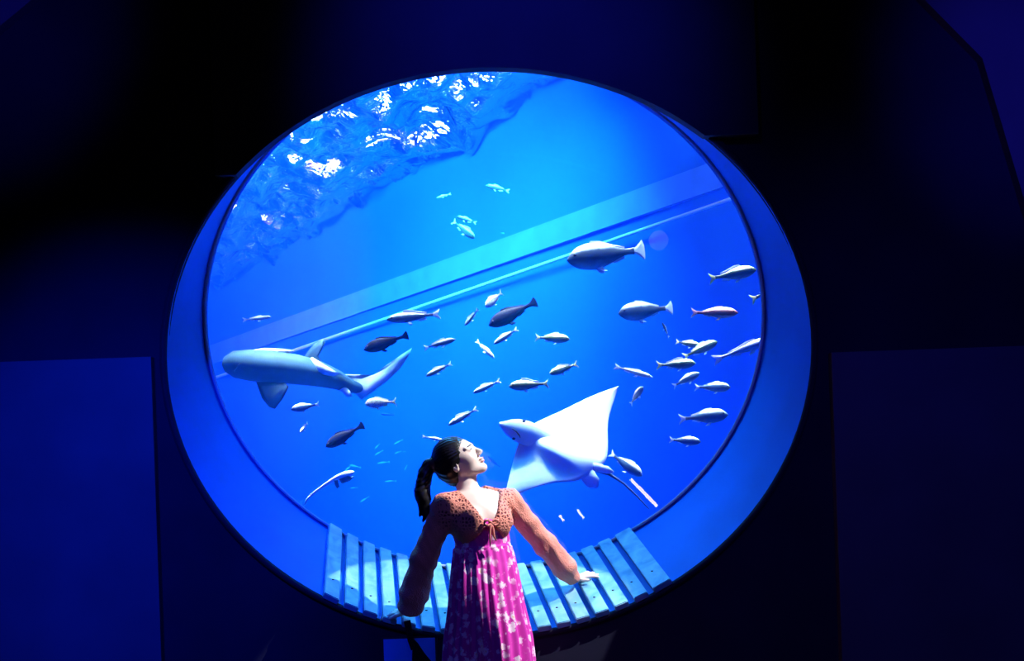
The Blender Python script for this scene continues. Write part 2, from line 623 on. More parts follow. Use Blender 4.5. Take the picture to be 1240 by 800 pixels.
def flood(x, y, z, sx, sy, m, label, beam=None, target=None, color=(0.62, 0.92, 1.0), spread=32):
    e = empty('flood_lamp', (x, y, z))
    tag(e, label, 'lamp', 'flood lamps over the tank')
    if target is not None: aim(e, target)
    v, f = box_vf(-sx / 2 - .05, sx / 2 + .05, -sy / 2 - .05, sy / 2 + .05, 0.01, 0.18)
    mesh_obj('housing', v, f, M['dark'], e)
    mesh_obj('light_face', [(-sx / 2, -sy / 2, 0), (sx / 2, -sy / 2, 0), (sx / 2, sy / 2, 0), (-sx / 2, sy / 2, 0)], [(3, 2, 1, 0)], m, e)
    if target is None:
        for dx in (-sx / 3, sx / 3):
            mesh_obj('hanger', *tube([(dx, 0, 0.18), (dx, 0, TZ1 - z)], 0.015, 6), M['dark'], e)
    if beam:
        d = bpy.data.lights.new('beam', 'AREA')
        d.shape, d.size, d.size_y = 'RECTANGLE', sx, sy
        d.energy, d.spread, d.color = beam, math.radians(spread), color
        o = bpy.data.objects.new('beam', d)
        COL.objects.link(o)
        o.parent = e
        o.location = (0, 0, -0.02)


# narrow white beams straight down on the animals, submerged just above the window
for x, y in ((-3.5, 2.7), (-1.7, 2.6), (0.1, 2.5), (1.6, 2.3)):
    flood(x, y, 5.12, 1.2, 1.2, M['lampface'], 'square white flood lamp sunk over the water near the round window', 95)
# unseen lamps added to brighten the far wall with wide blue washes
for x, tx, en in ((-5.2, -7.6, 950), (-2.4, -3.2, 700), (-0.5, -1.6, 380)):
    tgt = tw((2.1 - tx) / 0.574, 1.5)
    flood(x, 3.9 if x < -1 else 3.55, 5.0 if x < -1 else 5.1, 1.4, 0.5, M['lampblue'], 'long blue flood lamp tilted at the far tank wall', en, tgt, (0.05, 0.60, 1.0), 140)
for x in (-1.5, 1.2):  # unseen lamps added to brighten the sill and lower reveal
    flood(x, 1.35, 4.8, 1.6, 0.3, M['lampblue'], 'slim blue flood lamp tilted at the window sill', 40, (x * 0.4, 0.1, 0.6), (0.02, 0.40, 1.0), 60)
flood(-4.3, 3.3, 4.7, 0.4, 0.4, M['lampviolet'], 'violet flood lamp tilted at the far tank wall', 130, tw(12.5, zb1 + 0.4), (0.95, 0.1, 1.0), 50)
flood(1.7, 3.6, 5.15, 0.25, 0.3, M['lampblue'], 'small cyan flood lamp throwing a light shaft down the far wall', 3, tw(2.7, 3.4), (0.06, 0.62, 1.0), 110)  # unseen lamp added for the shaft of light
# glowing panels added above the far wall to make glints in the ripples
M['daywhite'] = emit_mat('window_daylight', (0.70, 0.95, 1.0), 26.0)
M['dayviolet'] = emit_mat('window_violet', (0.40, 0.18, 1.0), 9.0)
for k in range(21):
    s_ = 0.2 + 1.3 * k
    off_ = -0.6
    vi = k in (9, 12, 15, 17, 19)
    w_ = 0.5 if vi else 0.36
    V = [tw(s_ - w_, 6.1, off_), tw(s_ + w_, 6.1, off_), tw(s_ + w_, 7.3, off_), tw(s_ - w_, 7.3, off_)]
    o = struct('window_%d' % (k + 2), V, [(0, 1, 2, 3)], M['dayviolet'] if vi else M['daywhite'], label=('violet' if vi else 'bright') + ' tall window above the far tank wall')
    fr = []
    for a_, b_ in ((0, 1), (1, 2), (2, 3), (3, 0)):
        mesh_obj('window_frame', *tube([V[a_], V[b_]], 0.04, 6), M['dark'], o)

# ------------------------------------------------------------------ fish
def catmull(keys, t):
    """smooth interpolation of [(t, v), ...]"""
    if t <= keys[0][0]: return keys[0][1]
    if t >= keys[-1][0]: return keys[-1][1]
    for i in range(len(keys) - 1):
        if keys[i][0] <= t <= keys[i + 1][0]:
            break
    p0, p1, p2, p3 = keys[max(i - 1, 0)], keys[i], keys[i + 1], keys[min(i + 2, len(keys) - 1)]
    h = p2[0] - p1[0]
    u = (t - p1[0]) / h
    m1 = (p2[1] - p0[1]) / max(p2[0] - p0[0], 1e-6) * h
    m2 = (p3[1] - p1[1]) / max(p3[0] - p1[0], 1e-6) * h
    return ((2 * u ** 3 - 3 * u ** 2 + 1) * p1[1] + (u ** 3 - 2 * u ** 2 + u) * m1 +
            (-2 * u ** 3 + 3 * u ** 2) * p2[1] + (u ** 3 - u ** 2) * m2)


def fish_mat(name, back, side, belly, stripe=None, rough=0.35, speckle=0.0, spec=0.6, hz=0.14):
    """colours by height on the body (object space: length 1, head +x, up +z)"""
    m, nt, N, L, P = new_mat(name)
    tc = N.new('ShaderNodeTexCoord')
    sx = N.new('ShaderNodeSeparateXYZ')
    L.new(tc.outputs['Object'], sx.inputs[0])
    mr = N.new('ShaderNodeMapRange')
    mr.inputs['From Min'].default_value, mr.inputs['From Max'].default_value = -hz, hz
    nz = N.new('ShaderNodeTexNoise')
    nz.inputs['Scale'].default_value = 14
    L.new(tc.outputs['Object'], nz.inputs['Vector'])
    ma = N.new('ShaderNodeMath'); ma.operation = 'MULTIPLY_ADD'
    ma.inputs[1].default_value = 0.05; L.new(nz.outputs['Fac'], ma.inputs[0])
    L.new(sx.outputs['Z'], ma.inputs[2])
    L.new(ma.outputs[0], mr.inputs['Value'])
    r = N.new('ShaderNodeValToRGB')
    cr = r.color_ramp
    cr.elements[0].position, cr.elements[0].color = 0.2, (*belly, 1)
    cr.elements[1].position, cr.elements[1].color = 0.90, (*back, 1)  # overhead light put into the back tone, shade into the side tone
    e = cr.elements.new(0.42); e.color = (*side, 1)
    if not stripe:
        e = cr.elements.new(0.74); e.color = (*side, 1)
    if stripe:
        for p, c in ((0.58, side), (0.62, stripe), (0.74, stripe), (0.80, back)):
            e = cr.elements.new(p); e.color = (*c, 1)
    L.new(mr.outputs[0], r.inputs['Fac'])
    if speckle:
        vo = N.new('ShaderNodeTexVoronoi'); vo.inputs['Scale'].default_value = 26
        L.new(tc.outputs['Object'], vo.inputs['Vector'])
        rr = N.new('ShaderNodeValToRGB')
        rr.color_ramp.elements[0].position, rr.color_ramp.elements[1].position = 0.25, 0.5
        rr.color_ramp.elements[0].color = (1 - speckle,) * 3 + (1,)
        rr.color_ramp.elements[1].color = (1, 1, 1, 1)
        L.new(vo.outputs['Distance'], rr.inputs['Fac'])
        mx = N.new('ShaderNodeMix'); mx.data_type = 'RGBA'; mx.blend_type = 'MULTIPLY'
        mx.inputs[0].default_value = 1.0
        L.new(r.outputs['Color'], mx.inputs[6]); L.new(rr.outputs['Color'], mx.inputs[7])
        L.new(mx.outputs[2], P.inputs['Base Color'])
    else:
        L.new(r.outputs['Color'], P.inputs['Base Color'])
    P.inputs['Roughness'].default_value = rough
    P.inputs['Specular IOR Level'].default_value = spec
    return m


def bend_pt(p, k):
    """bend the tail sideways (y) along the length, head at +x"""
    x, y, z = p
    d = max(0.0, 0.25 - x)
    return (x, y + k * d * d, z)


def loft_body(prof_u, prof_d, prof_w, nst=22, seg=14, bend=0.0):
    V, Fc = [], []
    for i in range(nst):
        t = i / (nst - 1)
        tt = 0.5 - 0.5 * math.cos(PI * t) if True else t
        x = 0.5 - tt * 0.86
        u, d, w = catmull(prof_u, tt), catmull(prof_d, tt), catmull(prof_w, tt)
        for k in range(seg):
            q = 2 * PI * k / seg
            zz = math.sin(q)
            V.append(bend_pt((x, w * math.cos(q), u * zz if zz > 0 else d * zz), bend))
    for i in range(nst - 1):
        for k in range(seg):
            k2 = (k + 1) % seg
            Fc.append((i * seg + k, (i + 1) * seg + k, (i + 1) * seg + k2, i * seg + k2))
    Fc.append(tuple(range(seg))); Fc.append(tuple((nst - 1) * seg + k for k in range(seg))[::-1])
    return V, Fc


def fin_slab(outline, thick=0.010, bend=0.0, frame=None):
    """outline: list of (x, z); thin lens shaped slab with a ridge through the middle"""
    n = len(outline)
    cx = sum(p[0] for p in outline) / n
    cz = sum(p[1] for p in outline) / n
    V = [(x, 0.0, z) for x, z in outline] + [(cx, thick / 2, cz), (cx, -thick / 2, cz)]
    inr = [(cx + (x - cx) * 0.55, thick / 2, cz + (z - cz) * 0.55) for x, z in outline]
    V += inr + [(x, -y, z) for x, y, z in inr]
    Fc = []
    for i in range(n):
        j = (i + 1) % n
        Fc += [(i, j, n + 2 + j, n + 2 + i), (n + 2 + i, n + 2 + j, n)]
        Fc += [(j, i, 2 * n + 2 + i, 2 * n + 2 + j), (2 * n + 2 + j, 2 * n + 2 + i, n + 1)]
    if frame is not None:
        V = [tuple(frame @ Vector(p)) for p in V]
    return [bend_pt(p, bend) for p in V], Fc


class Species:
    def __init__(self, name, mats, deep=0.15, back=None, wide=0.065, tail='fork', tail_size=0.15, bend=0.0, snout=0.0, dorsal=0.06, fin_mat=None, tail_mat=None):
        self.name = name
        D = deep
        self.pu = [(0, 0.012), (0.06, D * 0.42), (0.16, D * 0.80), (0.33, D * 1.0), (0.55, D * 0.82), (0.78, D * 0.38), (0.92, D * 0.2 + 0.006), (1, D * 0.2 + 0.012)]
        self.pd = [(0, 0.012), (0.06, D * 0.40), (0.16, D * 0.72), (0.38, D * 0.95), (0.58, D * 0.78), (0.78, D * 0.34), (0.92, D * 0.19 + 0.006), (1, D * 0.19 + 0.012)]
        w = wide
        self.pw = [(0, 0.010), (0.06, w * 0.6), (0.18, w * 0.95), (0.38, w), (0.6, w * 0.72), (0.8, w * 0.32), (0.92, w * 0.14), (1, w * 0.1)]
        self.meshes = []
        bm_, fm = mats, fin_mat or mats
        v, f = loft_body(self.pu, self.pd, self.pw, bend=bend)
        self.add('body', v, f, bm_, True)
        ts = tail_size
        if tail == 'fork':
            ol = [(-0.335, 0.02), (-0.40, 0.05), (-0.50, ts), (-0.485, ts * 0.55), (-0.445, 0.0), (-0.485, -ts * 0.55), (-0.50, -ts), (-0.40, -0.05), (-0.335, -0.02)]
        else:
            ol = [(-0.335, 0.02), (-0.40, 0.055), (-0.48, ts * 0.8), (-0.50, ts * 0.35), (-0.495, -ts * 0.35), (-0.48, -ts * 0.8), (-0.40, -0.055), (-0.335, -0.02)]
        self.add('tail_fin', *fin_slab(ol, 0.012, bend), tail_mat or fm)
        h = dorsal
        top = lambda x: catmull(self.pu, (0.5 - x) / 0.86)
        bot = lambda x: -catmull(self.pd, (0.5 - x) / 0.86)
        xs = [0.20, 0.12, 0.0, -0.1, -0.2, -0.24]
        ol = [(x, top(x) - 0.012) for x in xs][::-1] + [(0.17, top(0.17) + h * 0.8), (0.05, top(0.05) + h), (-0.1, top(-0.1) + h * 0.75), (-0.25, top(-0.25) + h * 0.65)]
        self.add('dorsal_fin', *fin_slab(ol, 0.010, bend), fm)
        ol = [(-0.04, bot(-0.04) + 0.012), (-0.20, bot(-0.2) + 0.012), (-0.24, bot(-0.22) - h * 0.7), (-0.10, bot(-0.1) - h * 0.8)]
        self.add('anal_fin', *fin_slab(ol, 0.010, bend), fm)
        for s in (1, -1):
            y0 = s * catmull(self.pw, 0.30) * 0.93
            fr = Matrix.Translation((0.23, y0, -0.02)) @ Matrix.Rotation(s * 0.55, 4, 'Z') @ Matrix.Rotation(0.35, 4, 'Y')
            self.add('pectoral_fin', *fin_slab([(0.0, 0.014), (-0.10, 0.035), (-0.15, 0.0), (-0.11, -0.03), (0.0, -0.014)], 0.008, 0, fr), fm)
            fr = Matrix.Translation((0.14, s * wide * 0.35, bot(0.14) + 0.01)) @ Matrix.Rotation(s * 0.5, 4, 'X')
            self.add('pelvic_fin', *fin_slab([(0.02, 0.01), (-0.05, 0.01), (-0.11, -0.06), (-0.04, -0.055)], 0.008, 0, fr), fm)
            xe = 0.405
            ye = s * catmull(self.pw, (0.5 - xe) / 0.86) * 0.86
            er = 0.021
            V, Fc = [], []
            for i in range(5):
                ph = PI * i / 4
                for k in range(8):
                    th = 2 * PI * k / 8
                    V.append((xe + er * math.sin(ph) * math.cos(th), ye + er * 0.7 * math.cos(ph), D * 0.22 + er * math.sin(ph) * math.sin(th)))
            for i in range(4):
                for k in range(8):
                    Fc.append((i * 8 + k, i * 8 + (k + 1) % 8, (i + 1) * 8 + (k + 1) % 8, (i + 1) * 8 + k))
            self.add('eye', V, Fc, M['fish_eye'], True)

    def add(self, name, v, f, m, smooth=False):
        me = bpy.data.meshes.new(name)
        me.from_pydata([tuple(p) for p in v], [], f)
        me.update()
        bm = bmesh.new(); bm.from_mesh(me)
        bmesh.ops.remove_doubles(bm, verts=bm.verts, dist=1e-5)
        bmesh.ops.recalc_face_normals(bm, faces=bm.faces)
        bm.to_mesh(me); bm.free()
        if smooth:
            me.polygons.foreach_set('use_smooth', [True] * len(me.polygons))
        me.materials.append(m)
        self.meshes.append((name, me))

    def place(self, head, tail, D, label, group=None, yaw=0.0, roll=0.0, cat='fish', parts=None):
        """head/tail: photo pixels; D: distance from the camera along the view; yaw turns the fish in depth (sin)"""
        y = EYE.y + D
        h, t = W(head[0], head[1], y), W(tail[0], tail[1], y)
        c = (h + t) / 2
        v = h - t
        ln = v.length / max(math.sqrt(1 - yaw * yaw), 0.2)
        fwd = (v.normalized() * math.sqrt(1 - yaw * yaw) + Vector((0, -yaw, 0))).normalized()
        up = Vector((0, 0, 1))
        side = up.cross(fwd)
        if side.length < 0.2: side = Vector((0, 1, 0))
        side.normalize()
        up = fwd.cross(side).normalized()
        R_ = Matrix((fwd, side, up)).transposed().to_4x4()
        e = empty(self.name)
        e.matrix_world = Matrix.Translation(c) @ R_ @ Matrix.Rotation(roll, 4, 'X') @ Matrix.Scale(ln, 4)
        tag(e, label, cat, group)
        for nm, me in self.meshes:
            if parts and nm not in parts: continue
            o = bpy.data.objects.new(nm, me)
            COL.objects.link(o)
            o.parent = e
        return e


M['fish_eye'] = mat('fish_eye', (0.02, 0.02, 0.03), 0.15, 0.6)
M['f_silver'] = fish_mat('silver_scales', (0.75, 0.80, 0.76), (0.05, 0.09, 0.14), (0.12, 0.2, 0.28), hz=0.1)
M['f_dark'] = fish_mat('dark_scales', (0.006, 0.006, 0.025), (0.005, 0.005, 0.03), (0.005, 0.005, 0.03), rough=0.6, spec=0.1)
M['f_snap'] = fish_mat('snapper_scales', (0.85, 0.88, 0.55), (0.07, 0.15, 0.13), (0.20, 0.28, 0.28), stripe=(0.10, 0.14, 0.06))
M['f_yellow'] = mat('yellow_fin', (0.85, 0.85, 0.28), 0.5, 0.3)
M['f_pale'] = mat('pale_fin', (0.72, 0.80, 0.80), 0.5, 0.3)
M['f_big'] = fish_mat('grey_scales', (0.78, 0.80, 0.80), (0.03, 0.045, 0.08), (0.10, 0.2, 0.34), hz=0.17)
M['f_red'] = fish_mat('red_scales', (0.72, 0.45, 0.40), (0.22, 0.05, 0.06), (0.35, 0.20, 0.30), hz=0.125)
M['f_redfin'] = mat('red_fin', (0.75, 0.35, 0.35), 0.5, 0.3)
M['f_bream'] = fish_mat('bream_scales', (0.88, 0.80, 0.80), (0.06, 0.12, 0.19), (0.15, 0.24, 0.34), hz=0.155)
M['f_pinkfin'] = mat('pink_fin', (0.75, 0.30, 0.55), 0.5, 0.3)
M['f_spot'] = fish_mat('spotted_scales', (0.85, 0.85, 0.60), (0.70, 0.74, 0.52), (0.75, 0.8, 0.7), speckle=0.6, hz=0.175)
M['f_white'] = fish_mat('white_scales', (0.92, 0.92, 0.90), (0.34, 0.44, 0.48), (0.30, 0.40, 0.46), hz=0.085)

SP = {
    'silver': Species('silver_fish', M['f_silver'], 0.10, wide=0.055, tail_size=0.10, fin_mat=M['f_pale']),
    'slim': Species('slim_fish', M['f_white'], 0.072, wide=0.05, tail_size=0.085, fin_mat=M['f_pale'], dorsal=0.035),
    'curl': Species('curled_fish', M['f_white'], 0.085, wide=0.05, tail_size=0.09, fin_mat=M['f_pale'], dorsal=0.035, bend=0.7),
    'dark': Species('surgeonfish', M['f_dark'], 0.145, wide=0.07, tail='fan', tail_size=0.13, dorsal=0.03),
    'snap': Species('striped_snapper', M['f_snap'], 0.14, wide=0.065, tail_size=0.13, fin_mat=M['f_pale'], tail_mat=M['f_yellow']),
    'big': Species('wrasse', M['f_big'], 0.17, wide=0.10, tail='fan', tail_size=0.16, fin_mat=M['f_pale'], dorsal=0.035),
    'red': Species('red_snapper', M['f_red'], 0.125, wide=0.06, tail_size=0.12, fin_mat=M['f_redfin'], dorsal=0.03),
    'bream': Species('sea_bream', M['f_bream'], 0.155, wide=0.065, tail_size=0.12, fin_mat=M['f_pale'], dorsal=0.035, bend=0.25),
    'spot': Species('spotted_grunt', M['f_spot'], 0.175, wide=0.075, tail_size=0.16, fin_mat=M['f_yellow']),
}
SP['far'] = Species('distant_fish', mat('far_fish', (0.06, 0.28, 0.62), 0.6, 0.1), 0.085, wide=0.05, tail_size=0.09, dorsal=0.03)  # water haze put into the blue body colour
G = 'reef fish swimming in the tank'
# kind, head px, tail px, distance, label, yaw
FISH = [
    ('big', (686, 317), (782, 300), 6.9, 'largest round-headed grey fish with a broad white tail, crossing the rope', 0.15),
    ('big', (748, 381), (816, 371), 7.4, 'blue-grey round-headed fish with pale back below the big grey fish', 0.2),
    ('silver', (588, 225), (617, 231), 9.0, 'topmost small silver fish alone in the open blue water', 0.1),
    ('slim', (529, 240), (546, 234), 9.5, 'tiny pale fish swimming close to the topmost small silver fish', 0.2),
    ('silver', (553, 262), (577, 270), 9.0, 'small silver fish swimming just over a yellow-tailed fish above the band', 0.0),
    ('snap', (575, 289), (548, 267), 8.8, 'yellow-tailed striped fish nosing downward above the pale band', 0.1),
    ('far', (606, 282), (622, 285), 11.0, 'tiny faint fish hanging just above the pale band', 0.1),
    ('snap', (915, 327), (859, 337), 6.2, 'yellow-tailed striped fish nearest the top of the shoal by the glass edge', 0.1),
    ('snap', (957, 341), (909, 363), 6.3, 'fish of which only the pale tail shows past the glass edge', 0.0),
    ('silver', (469, 388), (533, 379), 7.2, 'long silver fish passing in front of the rope', 0.15),
    ('dark', (441, 424), (494, 405), 7.2, 'dark navy fish just over the shark tail', 0.1),
    ('silver', (552, 411), (513, 421), 7.4, 'blue-grey fish with pale tail between the two dark navy fish', 0.15),
    ('silver', (563, 395), (579, 373), 7.8, 'small grey fish diving steeply below the rope', 0.35),
    ('spot', (588, 373), (608, 352), 7.5, 'stubby yellowish spotted fish diving right under the rope', 0.45),
    ('dark', (592, 395), (650, 364), 7.0, 'longest dark navy fish, just under the rope and the spotted fish', 0.15),
    ('silver', (598, 417), (627, 397), 7.4, 'small grey fish directly below the longest dark navy fish', 0.25),
    ('curl', (599, 434), (574, 410), 7.2, 'slim white fish curled in an arc, nosing down', 0.1),
    ('snap', (690, 411), (648, 408), 7.0, 'yellow-green striped fish swimming alone over the ray', 0.1),
    ('snap', (665, 453), (700, 440), 7.0, 'small green-grey striped fish between its two kin over the ray', 0.2),
    ('snap', (616, 468), (665, 464), 6.6, 'largest green striped fish, close above the ray head', 0.1),
    ('silver', (573, 476), (606, 460), 7.1, 'grey fish swimming between the curled white fish and the ray head', 0.2),
    ('silver', (516, 456), (547, 439), 7.3, 'small grey fish swimming just beyond the shark tail tip', 0.25),
    ('silver', (543, 515), (578, 494), 7.0, 'pale grey fish swimming over the head of the person', 0.2),
    ('spot', (442, 489), (480, 486), 6.8, 'yellow-tailed spotted fish under the shark tail', 0.1),
    ('far', (460, 501), (478, 502), 8.5, 'tiny faint fish under the yellow-tailed spotted fish', 0.0),
    ('bream', (353, 496), (386, 489), 7.0, 'grey fish swimming below the belly of the shark', 0.2),
    ('silver', (366, 524), (370, 511), 7.0, 'small fish seen head-on below the shark', 0.86),
    ('dark', (395, 541), (440, 514), 7.0, 'plump dark navy fish swimming alone low in the water', 0.1),
    ('slim', (790, 457), (744, 443), 6.6, 'slim white fish gliding just above the ray wing tip', 0.1),
    ('bream', (778, 469), (762, 489), 6.4, 'small pale fish turning head-on beside the ray wing tip', 0.55),
    ('snap', (842, 440), (795, 442), 6.4, 'yellow-tailed striped fish with white belly fins in the shoal', 0.1),
    ('snap', (847, 419), (819, 413), 6.9, 'small round striped fish half hidden behind another in the shoal', 0.3),
    ('snap', (868, 414), (828, 432), 6.6, 'striped fish angled upward, overlapping another in the shoal', 0.15),
    ('silver', (801, 391), (811, 408), 7.6, 'tiny grey fish nosing up under the blue-grey fish', 0.4),
    ('red', (893, 379), (837, 378), 6.4, 'dark red fish with pale pink back', 0.1),
    ('slim', (940, 408), (864, 436), 6.2, 'large white slender fish swimming out past the glass edge', 0.1),
    ('bream', (846, 452), (815, 467), 6.7, 'small pale bream just behind a larger one in the shoal', 0.3),
    ('bream', (884, 469), (842, 468), 6.5, 'pale bream with faint pink belly fin in the shoal', 0.1),
    ('bream', (881, 502), (823, 507), 6.3, 'largest pale bream with pink belly fin, low in the shoal', 0.1),
    ('bream', (848, 535), (811, 532), 6.3, 'small pinkish white bream lowest of the shoal', 0.15),
    ('slim', (538, 533), (511, 528), 7.0, 'small pale fish half hidden behind the hair of the person', 0.1),
    ('slim', (329, 384), (293, 387), 7.8, 'thin white needle-like fish below the rippled surface', 0.1),
    ('bream', (777, 576), (738, 548), 6.6, 'blue-grey fish with white fin behind the tail of the ray', 0.2),
    ('far', (590, 552), (606, 566), 9.0, 'faint blue fish beside the face of the person', 0.2),
]
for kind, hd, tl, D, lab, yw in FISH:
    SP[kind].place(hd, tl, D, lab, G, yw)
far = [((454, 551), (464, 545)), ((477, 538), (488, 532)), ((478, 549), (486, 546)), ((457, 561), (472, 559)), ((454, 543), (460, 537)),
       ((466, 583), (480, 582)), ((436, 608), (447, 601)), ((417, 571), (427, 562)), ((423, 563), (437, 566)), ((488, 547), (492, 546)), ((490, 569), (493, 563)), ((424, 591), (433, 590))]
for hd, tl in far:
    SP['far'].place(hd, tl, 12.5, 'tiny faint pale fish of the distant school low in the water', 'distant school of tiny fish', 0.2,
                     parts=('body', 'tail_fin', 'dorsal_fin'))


# ------------------------------------------------------------------ eagle ray seen from below
def poly_lerp(pts, t):
    n = len(pts) - 1
    keys = [(i / n, None) for i in range(n + 1)]
    return Vector([catmull([(i / n, pts[i][k]) for i in range(n + 1)], t) for k in range(len(pts[0]))])


def pixpath(lst):
    return [W(x, y, EYE.y + D) for x, y, D in lst]


M['ray_belly'] = mat('ray_belly', (0.86, 0.88, 0.88), 0.5, 0.3, 0.04, 4)
M['ray_back'] = mat('ray_back', (0.10, 0.14, 0.2), 0.5, 0.3, 0.2, 8)
ray = empty('eagle_ray', W(670, 540, EYE.y + 6.2))
tag(ray, 'large white-bellied eagle ray gliding past with both wings spread', 'ray')
RAYC = ray.location.copy()


def ray_part(name, v, f, m, smooth=True, parent=None, weld=True):
    o = mesh_obj(name, [Vector(p) - RAYC for p in v], f, m, parent or ray, smooth)
    bm = bmesh.new(); bm.from_mesh(o.data)
    if weld: bmesh.ops.remove_doubles(bm, verts=bm.verts, dist=1e-5)
    bmesh.ops.recalc_face_normals(bm, faces=bm.faces)
    bm.to_mesh(o.data); bm.free()
    return o


# wing lines from one tip over the body to the other; (px, py, distance)
LEAD = pixpath([(610, 607, 5.78), (615, 583, 5.86), (622, 556, 5.98), (628, 537, 6.06), (637, 523, 6.10), (648, 512, 6.16), (676, 499, 6.28), (715, 480, 6.48), (749.5, 467, 6.70)])
TRAI = pixpath([(611, 606.5, 5.79), (640, 593, 5.86), (670, 584.5, 5.95), (697, 582, 6.05), (716, 573, 6.17), (731, 561, 6.24), (736, 545, 6.36), (737, 508, 6.52), (749, 468, 6.71)])
ns, ntc = 49, 15
Vf, Vb = [], []
for i in range(ns):
    s = i / (ns - 1)
    a, b = poly_lerp([tuple(p) for p in LEAD], s), poly_lerp([tuple(p) for p in TRAI], s)
    mid = 1 - abs(s - 0.48) / 0.52
    th = 0.012 + 0.085 * max(mid, 0) ** 1.6
    for j in range(ntc):
        t = j / (ntc - 1)
        p = a.lerp(b, t)
        prof = math.sin(PI * min(t * 0.94 + 0.03, 1)) ** 0.8
        bulge = math.exp(-((s - 0.50) / 0.10) ** 2) * math.sin(PI * t) * 0.07
        Vf.append(p + Vector((0, -th * prof * 0.7 - bulge, 0)))
        Vb.append(p + Vector((0, th * prof * 0.6, 0)))
n = ns * ntc
Fq = []
for i in range(ns - 1):
    for j in range(ntc - 1):
        a = i * ntc + j
        Fq.append((a, a + 1, a + ntc + 1, a + ntc))
        Fq.append((n + a, n + a + ntc, n + a + ntc + 1, n + a + 1))
for i in range(ns - 1):
    for j in (0, ntc - 1):
        a = i * ntc + j
        Fq.append((a, a + ntc, n + a + ntc, n + a))
body = ray_part('wings', Vf + Vb, Fq, M['ray_belly'], weld=False)
body.data.materials.append(M['ray_back'])
for p in body.data.polygons:
    if min(p.vertices) >= n: p.material_index = 1


def blob(path, rad_u, rad_v, udir, seg=16):
    """loft along points with elliptical sections: rad_u along udir, rad_v across"""
    pts = [Vector(p) for p in path]
    V, Fc = [], []
    n_ = len(pts)
    for i, p in enumerate(pts):
        t = (pts[min(i + 1, n_ - 1)] - pts[max(i - 1, 0)]).normalized()
        u = (Vector(udir) - t * Vector(udir).dot(t)).normalized()
        w = t.cross(u).normalized()
        for k in range(seg):
            q = 2 * PI * k / seg
            V.append(p + u * rad_u[i] * math.cos(q) + w * rad_v[i] * math.sin(q))
    for i in range(n_ - 1):
        for k in range(seg):
            k2 = (k + 1) % seg
            Fc.append((i * seg + k, (i + 1) * seg + k, (i + 1) * seg + k2, i * seg + k2))
    Fc.append(tuple(range(seg))); Fc.append(tuple((n_ - 1) * seg + k for k in range(seg))[::-1])
    return V, Fc


# head with duck-bill snout
hp = pixpath([(604.5, 512, 5.98), (608, 514, 5.98), (616, 517, 5.99), (626, 520.5, 6.02), (637, 524, 6.05), (650, 530, 6.10), (666, 538, 6.14), (684, 546, 6.18)])
perp = W(622, 508, 6) - W(631, 532, 6)
v, f = blob(hp, [0.008, 0.024, 0.055, 0.080, 0.088, 0.09, 0.085, 0.05], [0.008, 0.022, 0.04, 0.055, 0.065, 0.06, 0.05, 0.03], perp)
head = ray_part('head', v, f, M['ray_belly'])
M['ink'] = mat('dark_mark', (0.03, 0.03, 0.04), 0.4, 0.4)
for (x, y) in ((634.5, 509.5), (622, 531)):
    c = W(x, y, EYE.y + 5.955)
    v, f = blob([c + Vector((-0.012, 0, 0)), c + Vector((-0.006, 0, 0)), c, c + Vector((0.006, 0, 0)), c + Vector((0.012, 0, 0))], [0.002, 0.008, 0.009, 0.008, 0.002], [0.002, 0.008, 0.009, 0.008, 0.002], (0, 0, 1), 10)
    ray_part('eye', v, f, M['ink'])
v, f = tube([W(620, 519, EYE.y + 5.955), W(625, 522, EYE.y + 5.955), W(629, 527, EYE.y + 5.955), W(630, 530, EYE.y + 5.96)], [0.002, 0.004, 0.004, 0.002], 6)
ray_part('mouth', v, f, M['ink'])
# pelvic fins and tail
v, f = blob(pixpath([(704, 568, 6.18), (712, 576, 6.16), (719, 585, 6.16), (723, 590, 6.17)]), [0.035, 0.055, 0.05, 0.012], [0.02, 0.02, 0.014, 0.006], W(733, 575, 6) - W(712, 585, 6))
ray_part('pelvic_fin', v, f, M['ray_belly'])
v, f = blob(pixpath([(710, 564, 6.18), (724, 566, 6.18), (736, 569, 6.18), (743, 572, 6.18)]), [0.035, 0.03, 0.026, 0.008], [0.02, 0.018, 0.012, 0.006], (0, 0, 1))
ray_part('pelvic_fin', v, f, M['ray_belly'])
tp = pixpath([(715, 566, 6.18), (738, 574, 6.2), (755, 585, 6.22), (772, 601, 6.25), (786, 616, 6.28)])
v, f = tube(tp, [0.02, 0.013, 0.008, 0.006, 0.003], 8)
ray_part('tail', v, f, M['ray_back'])

# ------------------------------------------------------------------ shark turning away, tail swept up
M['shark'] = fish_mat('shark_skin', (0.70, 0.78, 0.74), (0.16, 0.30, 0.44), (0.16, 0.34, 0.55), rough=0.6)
M['shark_top'] = mat('shark_pale', (0.78, 0.84, 0.80), 0.6, 0.2, 0.15, 9)  # lit tone of the skin, top light put into the colour
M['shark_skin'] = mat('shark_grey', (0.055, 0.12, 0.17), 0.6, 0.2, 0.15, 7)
sh = empty('shark', W(350, 450, EYE.y + 7.6))
tag(sh, 'broad-headed pale grey shark with its tail swept up', 'shark')
RAYC = sh.location.copy()
D0 = 7.6
sp = pixpath([(270, 441, D0), (274, 441, D0), (284, 441, D0), (303, 442, D0), (330, 444, D0), (358, 447, D0 + .03), (384, 452, D0 + .1), (408, 460, D0 + .2), (426, 468, D0 + .28), (444, 472, D0 + .33)])
ru = [0.02, 0.07, 0.115, 0.135, 0.14, 0.13, 0.115, 0.085, 0.06, 0.04]
rv = [0.03, 0.10, 0.15, 0.17, 0.16, 0.14, 0.11, 0.08, 0.05, 0.03]
v, f = blob(sp, ru, rv, (0, 0, 1), 20)
sbody = ray_part('body', v, f, M['shark_skin'], parent=sh)


